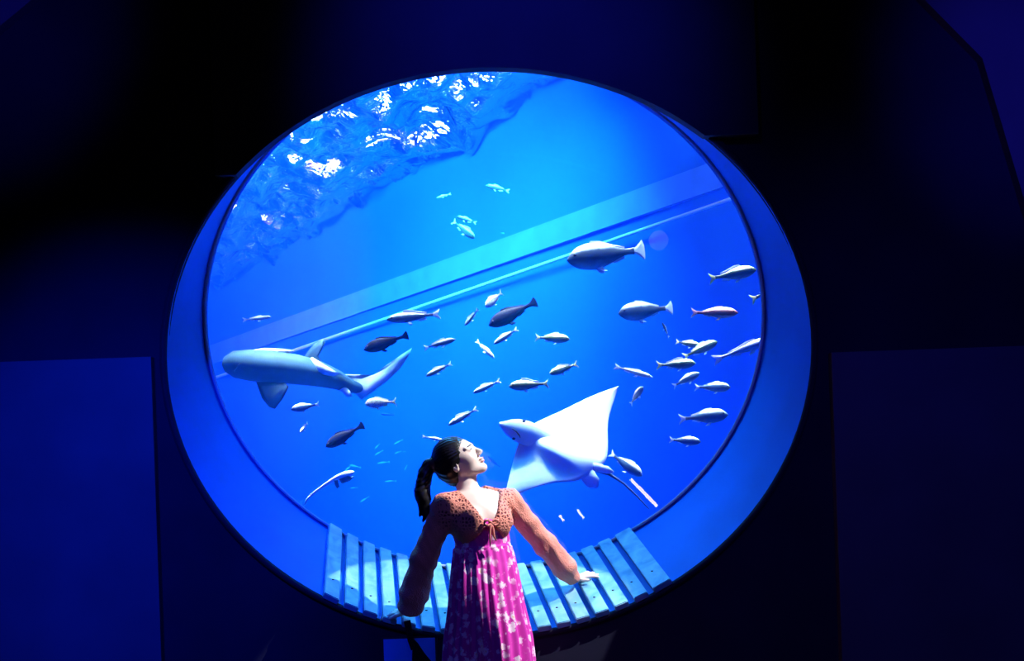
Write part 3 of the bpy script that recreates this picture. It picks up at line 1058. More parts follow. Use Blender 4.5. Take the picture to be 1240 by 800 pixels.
def plate(pts, thick, name, m, depth, bulge=0.0):
    """fin: outline in photo pixels at a distance, with real thickness"""
    P_ = [W(x, y, EYE.y + d_) for x, y, d_ in [(p[0], p[1], depth + (p[2] if len(p) > 2 else 0)) for p in pts]]
    n_ = len(P_)
    c = sum(P_, Vector()) / n_
    V = list(P_) + [c + Vector((0, -thick, 0)), c + Vector((0, thick, 0))]
    inr = [c.lerp(p, 0.6) for p in P_]
    V += [p + Vector((0, -thick * 0.8, 0)) for p in inr] + [p + Vector((0, thick * 0.8, 0)) for p in inr]
    Fc = []
    for i in range(n_):
        j = (i + 1) % n_
        Fc += [(i, j, n_ + 2 + j, n_ + 2 + i), (n_ + 2 + i, n_ + 2 + j, n_)]
        Fc += [(j, i, 2 * n_ + 2 + i, 2 * n_ + 2 + j), (2 * n_ + 2 + j, 2 * n_ + 2 + i, n_ + 1)]
    return ray_part(name, V, Fc, m, True, sh)


plate([(361, 441), (368, 432), (377, 420), (384, 413), (391, 411), (394, 414), (391, 421), (385, 428), (388, 436), (396, 446), (400, 456), (380, 452)], 0.03, 'dorsal_fin', M['shark_skin'], D0 + 0.08)
plate([(310, 462), (345, 463), (350, 468), (343, 482), (333, 495), (326, 493), (317, 482)], 0.025, 'pectoral_fin', M['shark_skin'], D0 - 0.1)
plate([(282, 433), (300, 424), (320, 421), (340, 422), (356, 424), (345, 430), (330, 433), (305, 433)], 0.05, 'pectoral_fin', M['shark_top'], D0 + 0.0)  # pale tone puts the top light into this plate
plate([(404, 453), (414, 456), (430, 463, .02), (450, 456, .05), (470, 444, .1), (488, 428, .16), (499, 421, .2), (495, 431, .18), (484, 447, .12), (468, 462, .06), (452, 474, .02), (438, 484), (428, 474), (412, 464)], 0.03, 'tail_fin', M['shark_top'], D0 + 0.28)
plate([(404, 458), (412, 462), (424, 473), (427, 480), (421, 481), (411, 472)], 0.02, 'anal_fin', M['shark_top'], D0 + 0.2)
plate([(368, 440), (378, 432), (392, 441), (412, 452), (404, 456), (384, 452)], 0.035, 'saddle', M['shark_top'], D0 + 0.02)  # lit stretch of the back, laid on as a pale plate
c = W(289, 437, EYE.y + D0 - 0.16)
v, f = blob([W(283, 449, EYE.y + D0 - .135), W(287, 444, EYE.y + D0 - .15), W(292, 440, EYE.y + D0 - .155), W(297, 436, EYE.y + D0 - .15)], [0.003, 0.009, 0.012, 0.003], [0.006, 0.012, 0.012, 0.006], (0, 0, 1), 8)
ray_part('gill_slit', v, f, M['ink'], parent=sh)
v, f = blob([W(277, 434, EYE.y + D0 - .09), W(279, 434, EYE.y + D0 - .10), W(281, 434, EYE.y + D0 - .11)], [0.004, 0.012, 0.004], [0.004, 0.012, 0.004], (0, 0, 1), 8)
ray_part('eye', v, f, M['ink'], parent=sh)

# guitarfish gliding low behind the glass rim
gf = empty('guitarfish', W(400, 590, EYE.y + 7.2))
tag(gf, 'long slender pale guitarfish with a curved tail gliding low by the glass rim', 'fish')
RAYC = gf.location.copy()
gp = pixpath([(429, 571, 7.1), (426, 572, 7.1), (420, 574, 7.1), (412, 577, 7.12), (402, 582, 7.15), (392, 588, 7.2), (381, 596, 7.25), (373, 603, 7.3), (368, 612, 7.35)])
v, f = blob(gp, [0.006, 0.02, 0.028, 0.026, 0.018, 0.014, 0.011, 0.009, 0.004], [0.012, 0.06, 0.08, 0.06, 0.03, 0.018, 0.014, 0.01, 0.004], (0, 0, 1))
ray_part('body', v, f, M['f_pale'], parent=gf)
sh = gf
plate([(420, 576), (429, 577), (424, 582), (414, 586), (410, 580)], 0.008, 'pectoral_fin', M['shark_skin'], 7.05)
plate([(404, 580), (409, 581), (411, 589), (408, 592), (405, 587)], 0.008, 'pelvic_fin', M['shark_skin'], 7.1)

# ------------------------------------------------------------------ signed-distance modelling (smooth unions -> one mesh)
class Field:
    def __init__(self, lo, hi, res):
        self.lo, self.res = np.array(lo, float), res
        self.n = np.ceil((np.array(hi) - self.lo) / res).astype(int) + 1
        self.ax = [self.lo[k] + np.arange(self.n[k]) * res for k in range(3)]
        self.F = np.full(self.n, 0.5, np.float32)

    def block(self, lo, hi):
        i0 = [max(0, int((lo[k] - self.lo[k]) / self.res)) for k in range(3)]
        i1 = [min(self.n[k], int((hi[k] - self.lo[k]) / self.res) + 2) for k in range(3)]
        sl = tuple(slice(a, b) for a, b in zip(i0, i1))
        g = np.meshgrid(*[self.ax[k][sl[k]] for k in range(3)], indexing='ij')
        return sl, np.stack(g, -1).astype(np.float32)

    def put(self, sl, d, k, op='add'):
        a = self.F[sl]
        if op == 'add':
            h = np.maximum(k - np.abs(a - d), 0) / k if k > 0 else 0
            self.F[sl] = np.minimum(a, d) - h * h * k * 0.25
        elif op == 'sub':
            h = np.maximum(k - np.abs(a + d), 0) / k
            self.F[sl] = np.maximum(a, -d) + h * h * k * 0.25

    def cone(self, a, b, r1, r2, k=0.02, op='add', flat=None):
        """tapered capsule; flat=(dir, factor) squashes the section along dir"""
        a, b = np.array(a, float), np.array(b, float)
        m = max(r1, r2) + k + 3 * self.res
        sl, P = self.block(np.minimum(a, b) - m, np.maximum(a, b) + m)
        if P.size == 0: return
        ab = b - a
        t = np.clip(((P - a) @ ab) / max(ab @ ab, 1e-9), 0, 1)
        q = P - (a + t[..., None] * ab)
        if flat is not None:
            u = np.array(flat[0], float); u /= np.linalg.norm(u)
            q = q + (q @ u)[..., None] * u * (1 / flat[1] - 1)
        d = np.linalg.norm(q, axis=-1) - (r1 + (r2 - r1) * t)
        self.put(sl, d, k, op)

    def ellip(self, c, rad, R_=None, k=0.02, op='add'):
        c, rad = np.array(c, float), np.array(rad, float)
        m = max(rad) + k + 3 * self.res
        sl, P = self.block(c - m, c + m)
        if P.size == 0: return
        q = P - c
        if R_ is not None: q = q @ np.array(R_, np.float32)          # columns = axes
        k0 = np.linalg.norm(q / rad, axis=-1)
        k1 = np.maximum(np.linalg.norm(q / (rad * rad), axis=-1), 1e-6)
        self.put(sl, k0 * (k0 - 1) / k1, k, op)

    def coords(self):
        return np.meshgrid(*self.ax, indexing='ij')

    def mesh(self, smooth=1):
        F, n = self.F, self.n
        S = F < 0
        c = (n[0] - 1, n[1] - 1, n[2] - 1)
        acc = np.zeros(c + (3,), np.float32); cnt = np.zeros(c, np.float32)
        corners = [(i, j, k) for i in (0, 1) for j in (0, 1) for k in (0, 1)]
        view = lambda A, o: A[o[0]:o[0] + c[0], o[1]:o[1] + c[1], o[2]:o[2] + c[2]]
        for o in corners:
            for axis in range(3):
                if o[axis]: continue
                p = list(o); p[axis] = 1
                s0, s1 = view(S, o), view(S, p)
                m = s0 != s1
                f0, f1 = view(F, o)[m], view(F, p)[m]
                t = f0 / (f0 - f1)
                v = np.tile(np.array(o, np.float32), (len(t), 1)); v[:, axis] = t
                acc[m] += v; cnt[m] += 1
        act = cnt > 0
        idx = np.full(c, -1, np.int64); idx[act] = np.arange(act.sum())
        base = np.argwhere(act).astype(np.float32)
        V = (base + acc[act] / cnt[act][:, None]) * self.res + self.lo
        Q = []
        for axis in range(3):
            o1 = [0, 0, 0]; o1[axis] = 1
            A = S[:-1] if axis == 0 else (S[:, :-1] if axis == 1 else S[:, :, :-1])
            B = S[1:] if axis == 0 else (S[:, 1:] if axis == 1 else S[:, :, 1:])
            e = np.argwhere(A != B)
            u, w = (axis + 1) % 3, (axis + 2) % 3
            e = e[(e[:, u] > 0) & (e[:, w] > 0) & (e[:, u] < c[u]) & (e[:, w] < c[w])]
            inside = S[e[:, 0], e[:, 1], e[:, 2]]
            quad = []
            for du, dw in ((-1, -1), (0, -1), (0, 0), (-1, 0)):
                g = e.copy(); g[:, u] += du; g[:, w] += dw
                quad.append(idx[g[:, 0], g[:, 1], g[:, 2]])
            q = np.stack(quad, 1)
            q[~inside] = q[~inside][:, ::-1]
            Q.append(q)
        Q = np.concatenate(Q)
        Q = Q[(Q >= 0).all(1)]
        for _ in range(smooth):
            E_ = np.concatenate([Q[:, [0, 1]], Q[:, [1, 2]], Q[:, [2, 3]], Q[:, [3, 0]]])
            s_ = np.zeros_like(V); k_ = np.zeros(len(V))
            for a_, b_ in ((0, 1), (1, 0)):
                for d_ in range(3): s_[:, d_] += np.bincount(E_[:, a_], V[E_[:, b_], d_], len(V))
                k_ += np.bincount(E_[:, a_], minlength=len(V))
            V = 0.5 * V + 0.5 * s_ / np.maximum(k_, 1)[:, None]
        return V, Q


# ------------------------------------------------------------------ the person leaning back on the sill
A = lambda v: np.array(v, float)
YAW = math.radians(24)
FD = Vector((math.sin(YAW), -math.cos(YAW), 0))          # chest faces here
LD = Vector((math.cos(YAW), math.sin(YAW), 0))           # towards her left arm
UP = Vector((0, 0, 1))
neck = W(567, 594, -0.175)
chest = W(579, 628, -0.185)
waist = W(585, 668, -0.175)
pelvis = W(590, 728, -0.15)


def on_plank(px, py, lift):
    """where the ray through a pixel meets the planks"""
    best = None
    for i in range(400):
        y = -0.02 + 0.6 * i / 399
        p = W(px, py, y)
        # surface height below p
        aa = ang_at_px(px)
        lo_, hi_ = math.radians(40), math.radians(140)
        for _ in range(30):
            mid = (lo_ + hi_) / 2
            q = sill_point(mid, y / Y_GLASS, lift)
            if q.x > p.x: lo_ = mid
            else: hi_ = mid
        if best is None or abs(q.z - p.z) < best[0]:
            best = (abs(q.z - p.z), p.copy())
    return best[1]


shL, shR = W(616, 607, -0.115), W(539, 613, -0.25)
palmL = on_plank(703, 697, 0.052)
palmL.y = min(palmL.y, 0.26)
palmR = W(482, 741, -0.01)
wrL = W(697, 699, palmL.y - 0.045)
wrR = W(491, 731, -0.045)
elL = W(659, 655, 0.5 * (shL.y + wrL.y) + 0.0)
elR = W(514, 675, -0.185)

M['skin'] = mat('skin', (0.74, 0.58, 0.50), 0.45, 0.35, 0.05, 12, sub=0.08)
M['hair'] = mat('hair_black', (0.006, 0.005, 0.007), 0.38, 0.45, 0.3, 30)
person = empty('person', (pelvis.x, -0.2, 0))
tag(person, 'person in coral crochet cardigan and pink floral dress leaning on the sill, looking up', 'person')
PC = person.location.copy()

body = Field((-0.78, -0.55, -0.01), (0.52, 0.42, 1.60), 0.005)
# trunk
FX = A((LD.x, LD.y, 0))
Rt = np.array([A(LD), A(FD), A(UP)]).T
body.ellip(A(pelvis), (0.155, 0.105, 0.12), Rt, 0.05)
body.cone(A(pelvis) + (0, 0, 0.03), A(waist), 0.115, 0.098, 0.05, flat=(A(FD), 0.85))
body.cone(A(waist), A(chest), 0.098, 0.115, 0.05, flat=(A(FD), 0.85))
body.ellip(A(chest) + (0, 0, 0.02), (0.138, 0.092, 0.12), Rt, 0.04)
for s in (-1, 1):
    body.ellip(A(chest + FD * 0.065 + LD * 0.068 * s) + (0, 0, -0.01), (0.06, 0.055, 0.058), Rt, 0.035)
cl = W(572, 607, -0.19)
body.cone(A(shL), A(cl), 0.045, 0.05, 0.04)
body.cone(A(shR), A(cl), 0.045, 0.05, 0.04)
# arms and hands
for sh_, el_, wr_ in ((shL, elL, wrL), (shR, elR, wrR)):
    body.cone(A(sh_), A(el_), 0.044, 0.034, 0.03)
    body.cone(A(el_), A(wr_), 0.034, 0.021, 0.02)


def hand(palm, wr, fdir, ndir, spread, curl, thumb_side):
    """fdir: towards the fingertips, ndir: back of the hand"""
    f_, n_ = Vector(fdir).normalized(), Vector(ndir).normalized()
    s_ = f_.cross(n_).normalized()
    n_ = s_.cross(f_).normalized()
    body.cone(A(wr), A(palm - f_ * 0.02), 0.021, 0.024, 0.015, flat=(A(n_), 0.65))
    for k in range(4):
        o_ = (k - 1.5) * 0.0165
        root = palm + f_ * 0.022 + s_ * o_
        body.cone(A(palm - f_ * 0.025 + s_ * o_ * 0.7), A(root), 0.0115, 0.0105, 0.010)
        ln = (0.060, 0.072, 0.068, 0.052)[k if thumb_side < 0 else 3 - k]
        dr = (f_ + s_ * (k - 1.5) * spread).normalized()
        p = root
        for seg, (fr, cu) in enumerate(((0.45, 0.15), (0.32, 0.6), (0.23, 1.0))):
            d_ = (dr * math.cos(curl * cu) - n_ * math.sin(curl * cu)).normalized()
            q = p + d_ * ln * fr
            body.cone(A(p), A(q), 0.0090 - seg * 0.0008, 0.0084 - seg * 0.0010, 0.003)
            p = q
    t0 = palm - f_ * 0.025 + s_ * 0.018 * thumb_side
    t1 = t0 + (f_ * 0.4 + s_ * thumb_side * 0.9).normalized() * 0.032
    t2 = t1 + (f_ * 0.85 + s_ * thumb_side * 0.5 - n_ * 0.15).normalized() * 0.028
    body.cone(A(t0), A(t1), 0.013, 0.0105, 0.010)
    body.cone(A(t1), A(t2), 0.0105, 0.0085, 0.004)


hand(palmL, wrL, (0.93, 0.30, 0.22), (-0.25, -0.25, 0.95), 0.34, 0.30, 1)
hand(palmR, wrR, (-0.80, 0.35, -0.12), (0.1, -0.3, 0.95), 0.22, 0.35, -1)
# legs
for s in (-1, 1):
    hip = A(pelvis + LD * 0.075 * s) + (0, 0, -0.05)
    foot = A(pelvis + LD * 0.07 * s + FD * 0.10)
    knee = hip * 0.45 + foot * 0.55; knee[2] = 0.44
    ank = foot + A(FD) * 0.03; ank[2] = 0.085
    body.cone(hip, knee, 0.082, 0.052, 0.04)
    body.cone(knee, ank, 0.050, 0.034, 0.03)
    toe = ank + A(FD) * 0.15; toe[2] = 0.03
    heel = ank - A(FD) * 0.03; heel[2] = 0.035
    body.cone(heel, toe, 0.034, 0.028, 0.02)
    body.cone(ank, (heel + toe) / 2, 0.034, 0.03, 0.03)

# head frame
HF = Vector((0.83, -0.26, 0.49)).normalized()
HU = Vector((-0.48, -0.05, 0.87))
HU = (HU - HF * HU.dot(HF)).normalized()
HS = HU.cross(HF).normalized()                           # her left (away from the camera)
HC = W(556.5, 557.5, -0.175)
Rh = np.array([A(HF), A(HS), A(HU)]).T


def H(f_, s_, u_):
    return A(HC + HF * f_ + HS * s_ + HU * u_)


body.cone(A(neck) + (0, 0, -0.01), H(-0.022, 0, -0.055), 0.050, 0.047, 0.025)
body.cone(A(neck) + (0.0, -0.0, 0.005), H(0.0, 0, -0.07), 0.044, 0.040, 0.02)
body.ellip(H(-0.012, 0, 0.028), (0.094, 0.074, 0.088), Rh, 0.02)          # skull
body.ellip(H(0.038, 0, 0.006), (0.056, 0.063, 0.076), Rh, 0.02)           # face
body.ellip(H(0.040, 0, -0.055), (0.050, 0.047, 0.044), Rh, 0.02)          # jaw
body.cone(H(0.0, 0.045, -0.05), H(0.07, 0.010, -0.088), 0.018, 0.018, 0.02)
body.cone(H(0.0, -0.045, -0.05), H(0.07, -0.010, -0.088), 0.018, 0.018, 0.02)
body.ellip(H(0.081, 0, -0.088), (0.019, 0.022, 0.017), Rh, 0.014)         # chin
for s in (-1, 1):
    body.ellip(H(0.056, 0.039 * s, -0.020), (0.030, 0.025, 0.028), Rh, 0.02)
    body.ellip(H(0.028, 0.040 * s, -0.038), (0.036, 0.022, 0.034), Rh, 0.02)     # cheek
    body.ellip(H(0.101, 0.032 * s, 0.016), (0.019, 0.019, 0.012), Rh, 0.010, 'sub')   # eye socket
    body.cone(H(0.088, 0.014 * s, 0.032), H(0.074, 0.052 * s, 0.032), 0.008, 0.007, 0.010)   # brow ridge
    body.ellip(H(0.078, 0.033 * s, 0.014), (0.0135, 0.016, 0.012), Rh, 0.003)     # lidded eye ball
    body.ellip(H(0.101, 0.0105 * s, -0.026), (0.009, 0.008, 0.007), Rh, 0.005)    # nostril wing
    ear = H(-0.012, 0.074 * s, -0.012)
    body.ellip(ear, (0.018, 0.008, 0.031), Rh, 0.006)
    body.ellip(H(-0.006, 0.082 * s, -0.008), (0.009, 0.006, 0.017), Rh, 0.004, 'sub')
body.cone(H(0.088, 0, 0.020), H(0.113, 0, -0.018), 0.0075, 0.0105, 0.010)  # nose
body.ellip(H(0.094, 0, -0.047), (0.014, 0.021, 0.0065), Rh, 0.006)         # upper lip
body.ellip(H(0.092, 0, -0.060), (0.014, 0.018, 0.0075), Rh, 0.006)         # lower lip
body.ellip(H(0.110, 0, -0.0535), (0.010, 0.020, 0.0022), Rh, 0.003, 'sub')
V, Q = body.mesh(1)
bo = np_mesh('body', V - A(PC), Q, M['skin'], person)

# eyes, brows and lips
M['eye_white'] = mat('eye_white', (0.75, 0.75, 0.75), 0.2, 0.5)
M['lip'] = mat('lips', (0.55, 0.14, 0.14), 0.35, 0.4)


def hmesh(name, pts, ru, rv, m, parent, ud, seg=10):
    v, f = blob([Vector(p) for p in pts], ru, rv, ud, seg)
    o = mesh_obj(name, [Vector(p) - PC for p in v], f, m, parent, True)
    bm = bmesh.new(); bm.from_mesh(o.data)
    bmesh.ops.recalc_face_normals(bm, faces=bm.faces)
    bm.to_mesh(o.data); bm.free()
    return o


for s in (-1, 1):
    ec = (0.0895, 0.033 * s, 0.013)
    hmesh('eye', [H(ec[0] - 0.003, ec[1] + d * s, ec[2]) for d in (-0.012, -0.006, 0, 0.006, 0.011)], [0.0006, 0.0038, 0.0048, 0.0038, 0.0006], [0.001, 0.004, 0.0048, 0.004, 0.001], M['eye_white'], bo, HU)
    hmesh('iris', [H(ec[0] - 0.0005, ec[1] + d * s, ec[2]) for d in (-0.0045, -0.002, 0.002, 0.0045)], [0.001, 0.0042, 0.0042, 0.001], [0.001, 0.0035, 0.0035, 0.001], M['ink'], bo, HU)
    hmesh('eyelash', [H(ec[0] + 0.001 - abs(d) * 0.25, ec[1] + d * s, ec[2] + 0.0055 - abs(d) * 0.16) for d in (-0.013, -0.006, 0.0, 0.006, 0.014)], [0.0008, 0.0018, 0.002, 0.0018, 0.0008], [0.001, 0.003, 0.004, 0.004, 0.002], M['hair'], bo, HU)
    hmesh('eyebrow', [H(0.098 - 0.45 * d, s * (0.013 + d), 0.034 + 0.12 * d - 3.5 * d * d) for d in (0.0, 0.012, 0.025, 0.038)], [0.002, 0.0034, 0.003, 0.001], [0.002, 0.003, 0.003, 0.001], M['hair'], bo, HU)
hmesh('lips', [H(0.094 - 9 * d * d, d, -0.048 - 1.0 * d * d) for d in (-0.021, -0.012, -0.004, 0.004, 0.012, 0.021)], [0.0012, 0.0045, 0.0052, 0.0052, 0.0045, 0.0012], [0.004, 0.010, 0.0135, 0.0135, 0.010, 0.004], M['lip'], bo, HU)
hmesh('lips', [H(0.092 - 9 * d * d, d, -0.0605) for d in (-0.019, -0.011, -0.004, 0.004, 0.011, 0.019)], [0.0012, 0.0055, 0.0066, 0.0066, 0.0055, 0.0012], [0.004, 0.010, 0.0135, 0.0135, 0.010, 0.004], M['lip'], bo, HU)

# hair: cap swept back into a ponytail
hf = Field((-0.50, -0.36, 1.02), (-0.02, 0.02, 1.56), 0.004)
hf.ellip(H(-0.020, 0, 0.034), (0.103, 0.085, 0.097), Rh, 0.02)
hf.ellip(H(-0.045, 0, -0.018), (0.075, 0.076, 0.070), Rh, 0.03)
hf.ellip(H(-0.055, 0, -0.058), (0.048, 0.056, 0.045), Rh, 0.03)
sl, P = hf.block(A(HC) - 0.3, A(HC) + 0.3)
q = P - A(HC)
fc, sc_, uc = q @ A(HF), q @ A(HS), q @ A(HU)
asd = np.abs(sc_)
# hairline: rises over the forehead, drops in front of the ear
line = 0.068 + 0.004 * np.sin(uc * 260 + asd * 90) - np.maximum(0, 0.075 - uc) * 0.62 + np.maximum(asd - 0.045, 0) * 0.10
line = np.where(uc < -0.01, np.minimum(line, 0.004 + (uc + 0.01) * 0.7), line)
hf.F[sl] = np.maximum(hf.F[sl], (fc - line) * 0.8)
hf.F[sl] = np.maximum(hf.F[sl], -(uc + 0.105))
pb = W(527, 560, -0.155)
hf.cone(H(-0.09, 0, 0.0), A(pb), 0.045, 0.022, 0.02)
tailp = [(527, 560), (519, 563), (515, 573), (513, 584), (511, 596), (513, 604), (514, 614), (516, 622), (512, 632)]
tr = [0.020, 0.026, 0.031, 0.032, 0.034, 0.030, 0.022, 0.015, 0.004]
tpts = [W(x, y, -0.165 - 0.010 * i + 0.0008 * i * i) for i, (x, y) in enumerate(tailp)]
for i in range(len(tpts) - 1):
    hf.cone(A(tpts[i]), A(tpts[i + 1]), tr[i], tr[i + 1], 0.02)
for (a_, b_) in ((((509, 594)), ((505, 604))), (((516, 606)), ((519, 624))), (((511, 610)), ((508, 626)))):
    hf.cone(A(W(a_[0], a_[1], -0.20)), A(W(b_[0], b_[1], -0.205)), 0.018, 0.003, 0.012)
# strand grooves
sl, P = hf.block(A(HC) - 0.6, A(HC) + 0.6)
q = P - A(pb)
ang = np.arctan2(q @ A(HS), q @ A(HU))
hf.F[sl] += (0.0016 * np.sin(ang * 26 + 4 * np.sin(P[..., 2] * 40)) * np.clip(np.linalg.norm(q, axis=-1) * 18, 0, 1)).astype(np.float32)
V, Q = hf.mesh(1)
ho = np_mesh('hair', V - A(PC), Q, M['hair'], person)
v, f = tube([W(526, 556, -0.19), W(523, 561, -0.192), W(521, 566, -0.185)], [0.018, 0.025, 0.018], 12)
M['tie'] = mat('hair_tie', (0.02, 0.01, 0.03), 0.6)
mesh_obj('hair_tie', [Vector(p) - PC for p in v], f, M['tie'], ho, True)


# ------------------------------------------------------------------ cardigan
def crochet_mat():
    m, nt, N, L, P = new_mat('coral_crochet')
    tc = N.new('ShaderNodeTexCoord')
    sx = N.new('ShaderNodeSeparateXYZ'); L.new(tc.outputs['Object'], sx.inputs[0])
    vo = N.new('ShaderNodeTexVoronoi')
    vo.feature = 'DISTANCE_TO_EDGE'
    vo.inputs['Scale'].default_value = 62
    vo.inputs['Randomness'].default_value = 0.55
    L.new(tc.outputs['Object'], vo.inputs['Vector'])
    hole = N.new('ShaderNodeMapRange')
    hole.inputs['From Min'].default_value, hole.inputs['From Max'].default_value = 0.12, 0.30
    L.new(vo.outputs['Distance'], hole.inputs['Value'])
    # open lattice only on the yoke (above the bust, near the middle), denser knit elsewhere
    yk = N.new('ShaderNodeMapRange')
    yk.inputs['From Min'].default_value, yk.inputs['From Max'].default_value = 1.02, 1.09
    L.new(sx.outputs['Z'], yk.inputs['Value'])
    ax = N.new('ShaderNodeMath'); ax.operation = 'ABSOLUTE'
    of = N.new('ShaderNodeMath'); of.operation = 'ADD'; of.inputs[1].default_value = 0.035
    L.new(sx.outputs['X'], of.inputs[0]); L.new(of.outputs[0], ax.inputs[0])
    xm = N.new('ShaderNodeMapRange')
    xm.inputs['From Min'].default_value, xm.inputs['From Max'].default_value = 0.19, 0.15
    L.new(ax.outputs[0], xm.inputs['Value'])
    mu = N.new('ShaderNodeMath'); mu.operation = 'MULTIPLY'
    L.new(yk.outputs[0], mu.inputs[0]); L.new(xm.outputs[0], mu.inputs[1])
    fac = N.new('ShaderNodeMath'); fac.operation = 'MULTIPLY'
    L.new(mu.outputs[0], fac.inputs[0]); L.new(hole.outputs[0], fac.inputs[1])
    mx = N.new('ShaderNodeMix'); mx.data_type = 'RGBA'
    mx.inputs[6].default_value = (0.80, 0.30, 0.22, 1)
    mx.inputs[7].default_value = (0.20, 0.05, 0.06, 1)
    L.new(fac.outputs[0], mx.inputs[0])
    L.new(mx.outputs[2], P.inputs['Base Color'])
    P.inputs['Roughness'].default_value = 0.85
    P.inputs['Specular IOR Level'].default_value = 0.15
    kn = N.new('ShaderNodeTexVoronoi'); kn.inputs['Scale'].default_value = 170
    L.new(tc.outputs['Object'], kn.inputs['Vector'])
    s1 = N.new('ShaderNodeMath'); s1.operation = 'MULTIPLY_ADD'; s1.inputs[1].default_value = -3.0
    L.new(fac.outputs[0], s1.inputs[0]); L.new(kn.outputs['Distance'], s1.inputs[2])
    b = N.new('ShaderNodeBump'); b.inputs['Strength'].default_value = 0.6; b.inputs['Distance'].default_value = 0.006
    L.new(s1.outputs[0], b.inputs['Height']); L.new(b.outputs['Normal'], P.inputs['Normal'])
    return m


M['crochet'] = crochet_mat()
cf = Field((-0.66, -0.46, 0.48), (0.44, 0.36, 1.30), 0.005)
g = 0.012
cf.cone(A(waist) + (0, 0, 0.02), A(chest), 0.105 + g, 0.122 + g, 0.05, flat=(A(FD), 0.88))
cf.ellip(A(chest) + (0, 0, 0.02), (0.142 + g, 0.096 + g, 0.125 + g), Rt, 0.04)
for s in (-1, 1):
    cf.ellip(A(chest + FD * 0.065 + LD * 0.068 * s) + (0, 0, -0.012), (0.066 + g, 0.058 + g, 0.066 + g), Rt, 0.035)
cf.cone(A(shL), A(cl), 0.047 + g, 0.050 + g, 0.04)
cf.cone(A(shR), A(cl), 0.047 + g, 0.050 + g, 0.04)
# torso openings before the sleeves are added
sl, P = cf.block(cf.lo, cf.lo + cf.n * cf.res)
tie = W(594, 633, -0.30)
q = P - A(tie)
ac, bc, zc = q @ A(LD), q @ A(FD), q[..., 2]
front = bc > -0.13
vneck = (np.abs(ac + 0.004) - 0.020 - np.maximum(zc, 0) * 0.56) * 0.85
cutn = np.where(front & (zc > -0.02), vneck, 1.0)
low = (np.abs(ac) - 0.004 - np.maximum(-zc, 0) * 0.95) * 0.7
cutl = np.where(front & (zc <= 0.0), low, 1.0)
ncp = A(W(568, 596, -0.18))
hole = np.linalg.norm((P - ncp) * np.array([1, 1, 0.55]), axis=-1) - 0.074
hem = (W(600, 664, -0.2).z - P[..., 2])
cf.F[sl] = np.maximum.reduce([cf.F[sl], -cutn, -cutl, -hole, hem]).astype(np.float32)
# sleeves, puffed towards the cuff
def sleeve(a_, e_, w_, r):
    a_, e_, w_ = A(a_), A(e_), A(w_)
    m_ = e_ * 0.35 + w_ * 0.65
    cf.cone(a_, e_, r[0], r[1], 0.03)
    cf.cone(e_, m_, r[1], r[2], 0.03)
    cf.cone(m_, w_ * 0.93 + m_ * 0.07, r[2], r[3], 0.02)
    d_ = (w_ - m_) / np.linalg.norm(w_ - m_)
    sl_, P_ = cf.block(w_ - 0.1, w_ + 0.1)
    cf.F[sl_] = np.maximum(cf.F[sl_], ((P_ - (w_ - d_ * 0.004)) @ d_)).astype(np.float32)


sleeve(shL, elL - Vector((0, 0, 0.012)), wrL - Vector((0.008, 0.0, 0.008)), (0.058, 0.056, 0.062, 0.040))
sleeve(shR, elR, wrR + Vector((0.02, 0, -0.03)), (0.060, 0.060, 0.070, 0.062))
# soft folds
sl, P = cf.block(cf.lo, cf.lo + cf.n * cf.res)
cf.F[sl] += (0.0022 * np.sin(P[..., 0] * 55 + P[..., 2] * 70 + 3 * np.sin(P[..., 0] * 31)) * (np.abs(P[..., 0] - chest.x) > 0.15)).astype(np.float32)
V, Q = cf.mesh(1)
co = np_mesh('cardigan', V - A(PC), Q, M['crochet'], person)
# tie cord: knot, two loops, two hanging ends
M['cord'] = mat('cardigan_cord', (0.62, 0.20, 0.16), 0.8, 0.2)
kt = W(594, 633, 0) - EYE
kt = tie + FD * 0.012
def cordpart(pts, r):
    v, f = tube([Vector(p) - PC for p in pts], r, 8)
    mesh_obj('tie_cord', v, f, M['cord'], co, True)
cordpart([kt + Vector((-0.012, 0, 0.008)), kt, kt + Vector((0.012, 0, -0.004))], [0.008, 0.012, 0.008])
for s in (-1, 1):
    cordpart([kt + LD * s * x + Vector((0, -0.006, z)) for x, z in ((0.0, 0.0), (0.016, 0.016), (0.034, 0.012), (0.036, -0.006), (0.018, -0.010), (0.0, 0.0))], [0.004, 0.007, 0.007, 0.007, 0.006, 0.004])
    cordpart([kt + LD * s * x + Vector((0, -0.006, z)) for x, z in ((0.0, 0.0), (0.008, -0.03), (0.010, -0.06), (0.016 + 0.006 * s, -0.095 + 0.012 * s))], [0.005, 0.005, 0.005, 0.003])


